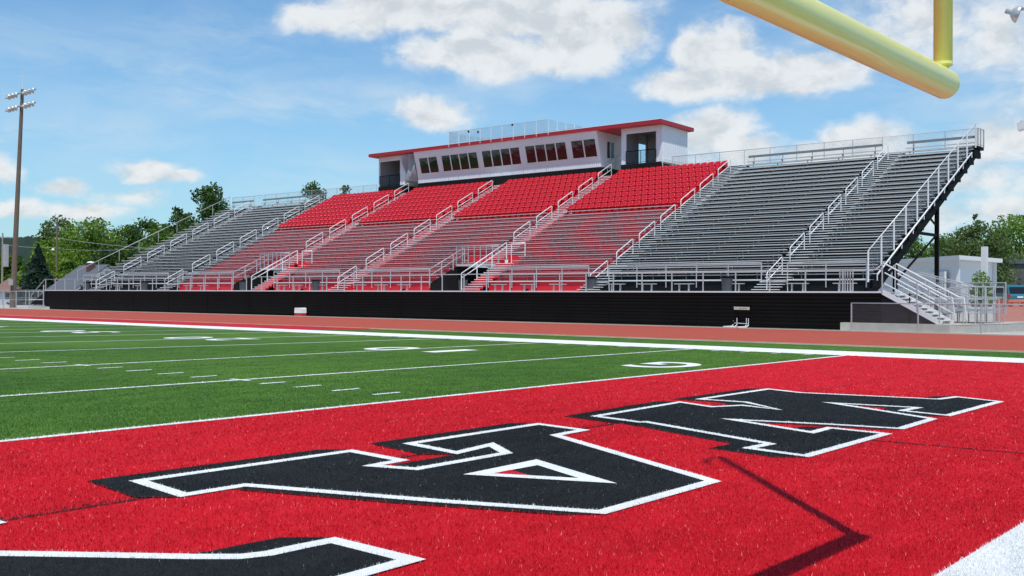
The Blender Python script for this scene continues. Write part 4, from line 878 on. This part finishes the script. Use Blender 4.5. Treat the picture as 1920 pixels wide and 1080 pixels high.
# ------------------------------------------------------------------ vehicles
def suv(label, loc, rz, col, hs=1.):
    t = thing('parked_car', label, 'car', 'cars parked at the right edge', loc, rz); m = mat('car_paint', col, .3, coat=.6, var=.03)
    W = .95
    # profile in (y, z), y forward; extruded over x
    MB().prism([(-2.3, .45), (-2.38, .9), (-2.3, 1.08), (1.0, 1.10), (2.2, .98), (2.35, .75), (2.3, .4)], 0, -W, W).build('body', m, t)
    MB().prism([(-2.22, 1.075), (-1.98, 1.72), (-1.8, 1.8), (.2, 1.8), (.95, 1.095)], 0, -W+.1, W-.1).build('cabin', m, t)
    MB().prism([(-2.285, 1.12), (-2.10, 1.64), (-2.08, 1.64), (-2.24, 1.12)], 0, -W+.2, W-.2).build('rear_window', M_GLASS, t)
    for x in (-W+.085, W-.115): MB().prism([(-1.95, 1.16), (-1.78, 1.68), (.15, 1.68), (.7, 1.16)], 0, x, x+.03).build('side_window', M_GLASS, t)
    for x in (-W-.01, W-.16): MB().prism([(-2.40, .78), (-2.40, 1.05), (-2.33, 1.05), (-2.33, .78)], 0, x, x+.17).build('tail_light', mat('tail_red', (.4, .01, .01), .2), t)
    MB().box(-.95, .95, -2.5, -2.36, .42, .62).build('bumper', M_ALU, t); MB().box(-.25, .25, -2.41, -2.385, .75, .88).build('number_plate', m_wh, t)
    for x in (-.98, .78):
        for y in (-1.5, 1.45):
            w = MB().lathe([(.36, 0), (.38, .05), (.38, .17), (.36, .22)], (0, 0, 0), 18); w.v = [(v[2], v[0], v[1]) for v in w.v]; wo = w.build('wheel', M_BLK, t, loc=(x, y, .38))
            k = MB().lathe([(.2, -.01), (.2, .23)], (0, 0, 0), 12); k.v = [(v[2], v[0], v[1]) for v in k.v]; k.build('rim', M_ALU, wo)
    return t
c = dep(1889, 556, 88); suv('teal pickup-like car seen from behind at the right edge', (c[0], c[1], 1.0), radians(38), (.02, .15, .20))
c = dep(1936, 556, 90); suv('red car cut off by the right edge beside the teal car', (c[0]+.5, c[1], 1.0), radians(38), (.35, .015, .02))
# orange netting
nf = thing('safety_fence', 'orange plastic safety netting on posts at the right edge', 'fence', loc=(0, 0, 0))
na = on(1868, 590, 1, 66); nb = (na[0]+12, 68)
for k in range(6):
    x = na[0]+12*k/5; y = 66+2*k/5; MB().tube([(x, y, 0), (x, y, 1.85)], .035).build('post', M_GALV, nf)
    if k < 5: 
        z1 = 1.7-.12*(k % 2); panel('netting', (x, y-.04), (na[0]+12*(k+1)/5, 66+2*(k+1)/5-.04), .25, z1, .25, 1.7-.12*((k+1) % 2), M_ORNG, nf)
# ------------------------------------------------------------------ trees
def tree(label, px, pyt, wpx, t, seed, ml, n=5200, lobes=9, name='deciduous_tree', low=.12, leaf=.42):
    rg = np.random.default_rng(seed); top = dep(px, pyt, t); H = top[2]; W = wpx*t/FPX/2
    o = thing(name, label, 'tree', 'trees beyond the stand', (top[0], top[1], 0))
    tk = MB(); tk.tube([(0, 0, -.1), (.1, 0, H*.3), (.0, .1, H*.62), (0, 0, H*.9)], [H*.022, H*.016, H*.009, .03], 7)
    cs = []; lobes = int(lobes*2.6)
    for i in range(lobes):
        a = rg.random()*2*pi; f = (i+.5)/lobes; z = H*(low+.07+(.86-low)*f); env = W*sqrt(max(.06, 1-((f-.42)/.64)**2)); r_ = env*(.35+.5*rg.random())
        cs.append((r_*cos(a)*.95, r_*sin(a)*.95, z+rg.normal()*H*.02, W*(.20+.20*rg.random())*(1 if f < .75 else .8)))
    cs.append((rg.normal()*W*.12, 0, H-W*.24, W*.24)); cs.append((0, 0, H*.5, W*.55)); cs.append((0, 0, H*.3, W*.5))
    for c_ in cs[:-3:2]: tk.tube([(0, 0, min(H*.25+.2*c_[2], c_[2])), (c_[0]*.5, c_[1]*.5, c_[2]*.85), (c_[0], c_[1], c_[2])], [H*.008, H*.005, .03], 5)
    tk.build('trunk', M_BARK, o)
    C = np.array(cs); wgt = C[:, 3]**1.7; pick = rg.choice(len(C), n, p=wgt/wgt.sum())
    d = rg.normal(size=(n, 3)); d /= np.linalg.norm(d, axis=1)[:, None]; rad = (.35+.85*rg.random(n)**.7)*(1+.3*np.sin(d[:, 0]*9+pick)*np.cos(d[:, 2]*7+pick*2))
    P = C[pick, :3]+d*(C[pick, 3]*rad)[:, None]*np.array([1, 1, .9]); P[:, 2] = np.clip(P[:, 2], H*.04, H*1.01)
    leaves(P, leaf*t/170, rg, ml, o)
    return o
def leaves(P, s, rg, ml, o):
    n = len(P); a = rg.normal(size=(n, 3)); a /= np.linalg.norm(a, axis=1)[:, None]; b = np.cross(a, rg.normal(size=(n, 3))); b /= np.linalg.norm(b, axis=1)[:, None]
    sz = s*(.5+.9*rg.random(n))[:, None]; a *= sz*.5; b *= sz*.36
    V = np.stack([P-a, P+b, P+a, P-b], 1).reshape(-1, 3).astype(np.float32)
    me = bpy.data.meshes.new('crown'); me.vertices.add(n*4); me.vertices.foreach_set('co', V.ravel()); me.loops.add(n*4); me.loops.foreach_set('vertex_index', np.arange(n*4, dtype=np.int32))
    me.polygons.add(n); me.polygons.foreach_set('loop_start', np.arange(0, n*4, 4, dtype=np.int32)); me.update(calc_edges=True); me.materials.append(ml)
    c = bpy.data.objects.new('crown', me); COL.objects.link(c); c.parent = o
def spruce(label, px, pyt, wpx, t, seed):
    rg = np.random.default_rng(seed); top = dep(px, pyt, t); H = top[2]; W = wpx*t/FPX/2
    o = thing('spruce_tree', label, 'tree', 'trees beyond the stand', (top[0], top[1], 0)); MB().tube([(0, 0, -.1), (0, 0, H*.97)], [H*.02, .03], 7).build('trunk', M_BARK, o)
    n = 6500; f = rg.random(n)**.6; lay = np.floor((1-f)*9)/9; z = H*(1-f); th = rg.random(n)*2*pi; arm = np.cos(th*5+lay*17)*.2+1+.12*rg.normal(size=n)
    r = W*f*(.35+.65*rg.random(n)**.5)*arm*(1-.35*((z/H*9) % 1)); P = np.stack([r*np.cos(th), r*np.sin(th), np.maximum(z-.12*r, .2)], 1); leaves(P, .5, rg, M_LEAF[3], o)
T = [('round bright green maple, the broadest tree behind the left poles', 168, 412, 150, 205, 1, 0, 8000, 14), ('sparse pale tree poking up behind the utility pole', 108, 403, 80, 225, 2, 4, 1700, 9),
     ('mid green tree right of the broad maple', 232, 424, 110, 225, 3, 1, 4200, 9), ('dark green tree left of the tall dark tree', 272, 408, 110, 225, 4, 2, 4200, 9),
     ('tallest dark tree behind the left end of the benches', 398, 345, 118, 205, 5, 2, 8500, 13), ('dark tree just left of the tallest dark tree', 334, 388, 80, 210, 6, 2, 4200, 8),
     ('green tree between the dark trees low behind the side rail', 300, 422, 130, 200, 7, 1, 4200, 9),
     ('dark green tree behind the foot of the upper side rail', 355, 418, 110, 200, 24, 2, 4600, 9), ('mid green tree right behind the utility pole lamp', 150, 455, 120, 215, 25, 1, 5000, 9),
     ('low green tree at the far left edge', 18, 478, 90, 215, 8, 1, 4200, 9), ('yellow-green tree behind the spruce', 95, 445, 90, 215, 9, 0, 4500, 9), ('dark green tree in front of the broad maple', 200, 462, 130, 185, 10, 2, 7000, 12),
     ('dark low tree behind the grey-roofed house', 262, 470, 110, 185, 21, 2, 5200, 10), ('bright low tree between the spruce and the utility pole', 128, 486, 60, 170, 22, 0, 3600, 8), ('bright low shrub-like tree left of the spruce', 42, 508, 46, 165, 23, 0, 2600, 7),
     ('tree crown showing above the top rail left of the press box', 588, 341, 100, 210, 11, 2, 4200, 8), ('small tree crown right next to the press box left booth', 648, 347, 60, 210, 12, 2, 2200, 7),
     ('small green tree seen under the right end of the stand', 1722, 446, 120, 165, 13, 1, 3600, 9), ('broad pale green tree behind the low white building', 1825, 418, 170, 150, 14, 4, 8000, 13),
     ('green tree at the right edge of the photo', 1912, 405, 170, 165, 15, 0, 7000, 12), ('mid green tree between the stand column and the pale tree', 1776, 440, 130, 165, 16, 1, 4500, 9), ('dark green tree behind the dark shingled building', 1868, 432, 120, 160, 17, 1, 5200, 10), ('thin twiggy treetop rising over the pale green tree', 1829, 400, 30, 150, 18, 4, 420, 6)]
for lab, px, py, w, t, sd, mi, n, lo in T: tree(lab, px, py, w, t, sd, M_LEAF[mi], int(n*1.7), lo, low=.5 if sd in (2, 18) else .08)
spruce('dark conical spruce left of the utility pole', 72, 458, 100, 150, 31)
q = dep(1839, 545, 86); hb = dep(1839, 503, 86)[2]; o = thing('bush', 'rounded green bush before the white post', 'bush', loc=(q[0], q[1], 0)); rg = np.random.default_rng(5); MB().tube([(0, 0, 0), (0, 0, hb*.7)], [.08, .03], 6).build('stem', M_BARK, o)
d = rg.normal(size=(1500, 3)); d /= np.linalg.norm(d, axis=1)[:, None]; P = d*(rg.random(1500)**.4)[:, None]*np.array([.95, .95, hb*.47])+[0, 0, hb*.5]; leaves(P, .2, rg, M_LEAF[0], o)
# far wooded ridge, bluish distance haze mixed into its colour
mb = MB(); rg = np.random.default_rng(3); prev = None
for k in range(1000):
    px = -700+k*1.3; p = dep(px, 546, 1000); y0 = 441+4*sin(px*.006+1)+1.2*sin(px*.09)+.8*sin(px*.31+1)+.6*sin(px*.77)+(0 if px < 150 else (px-150)*.06)
    cur = ((p[0], p[1], -1), (p[0], p[1], max(3, dep(px, min(y0, 541), 1000)[2]+rg.normal()*.35)), (p[0]-160, p[1]+190, 8))
    if prev: mb.quad(prev[0], cur[0], cur[1], prev[1]); mb.quad(prev[1], cur[1], cur[2], prev[2])
    prev = cur
struct(mb, 'hills', mat('far_woods', (.022, .045, .04), .95, 0, col2=(.05, .085, .06), vscale=.06, detail=8))
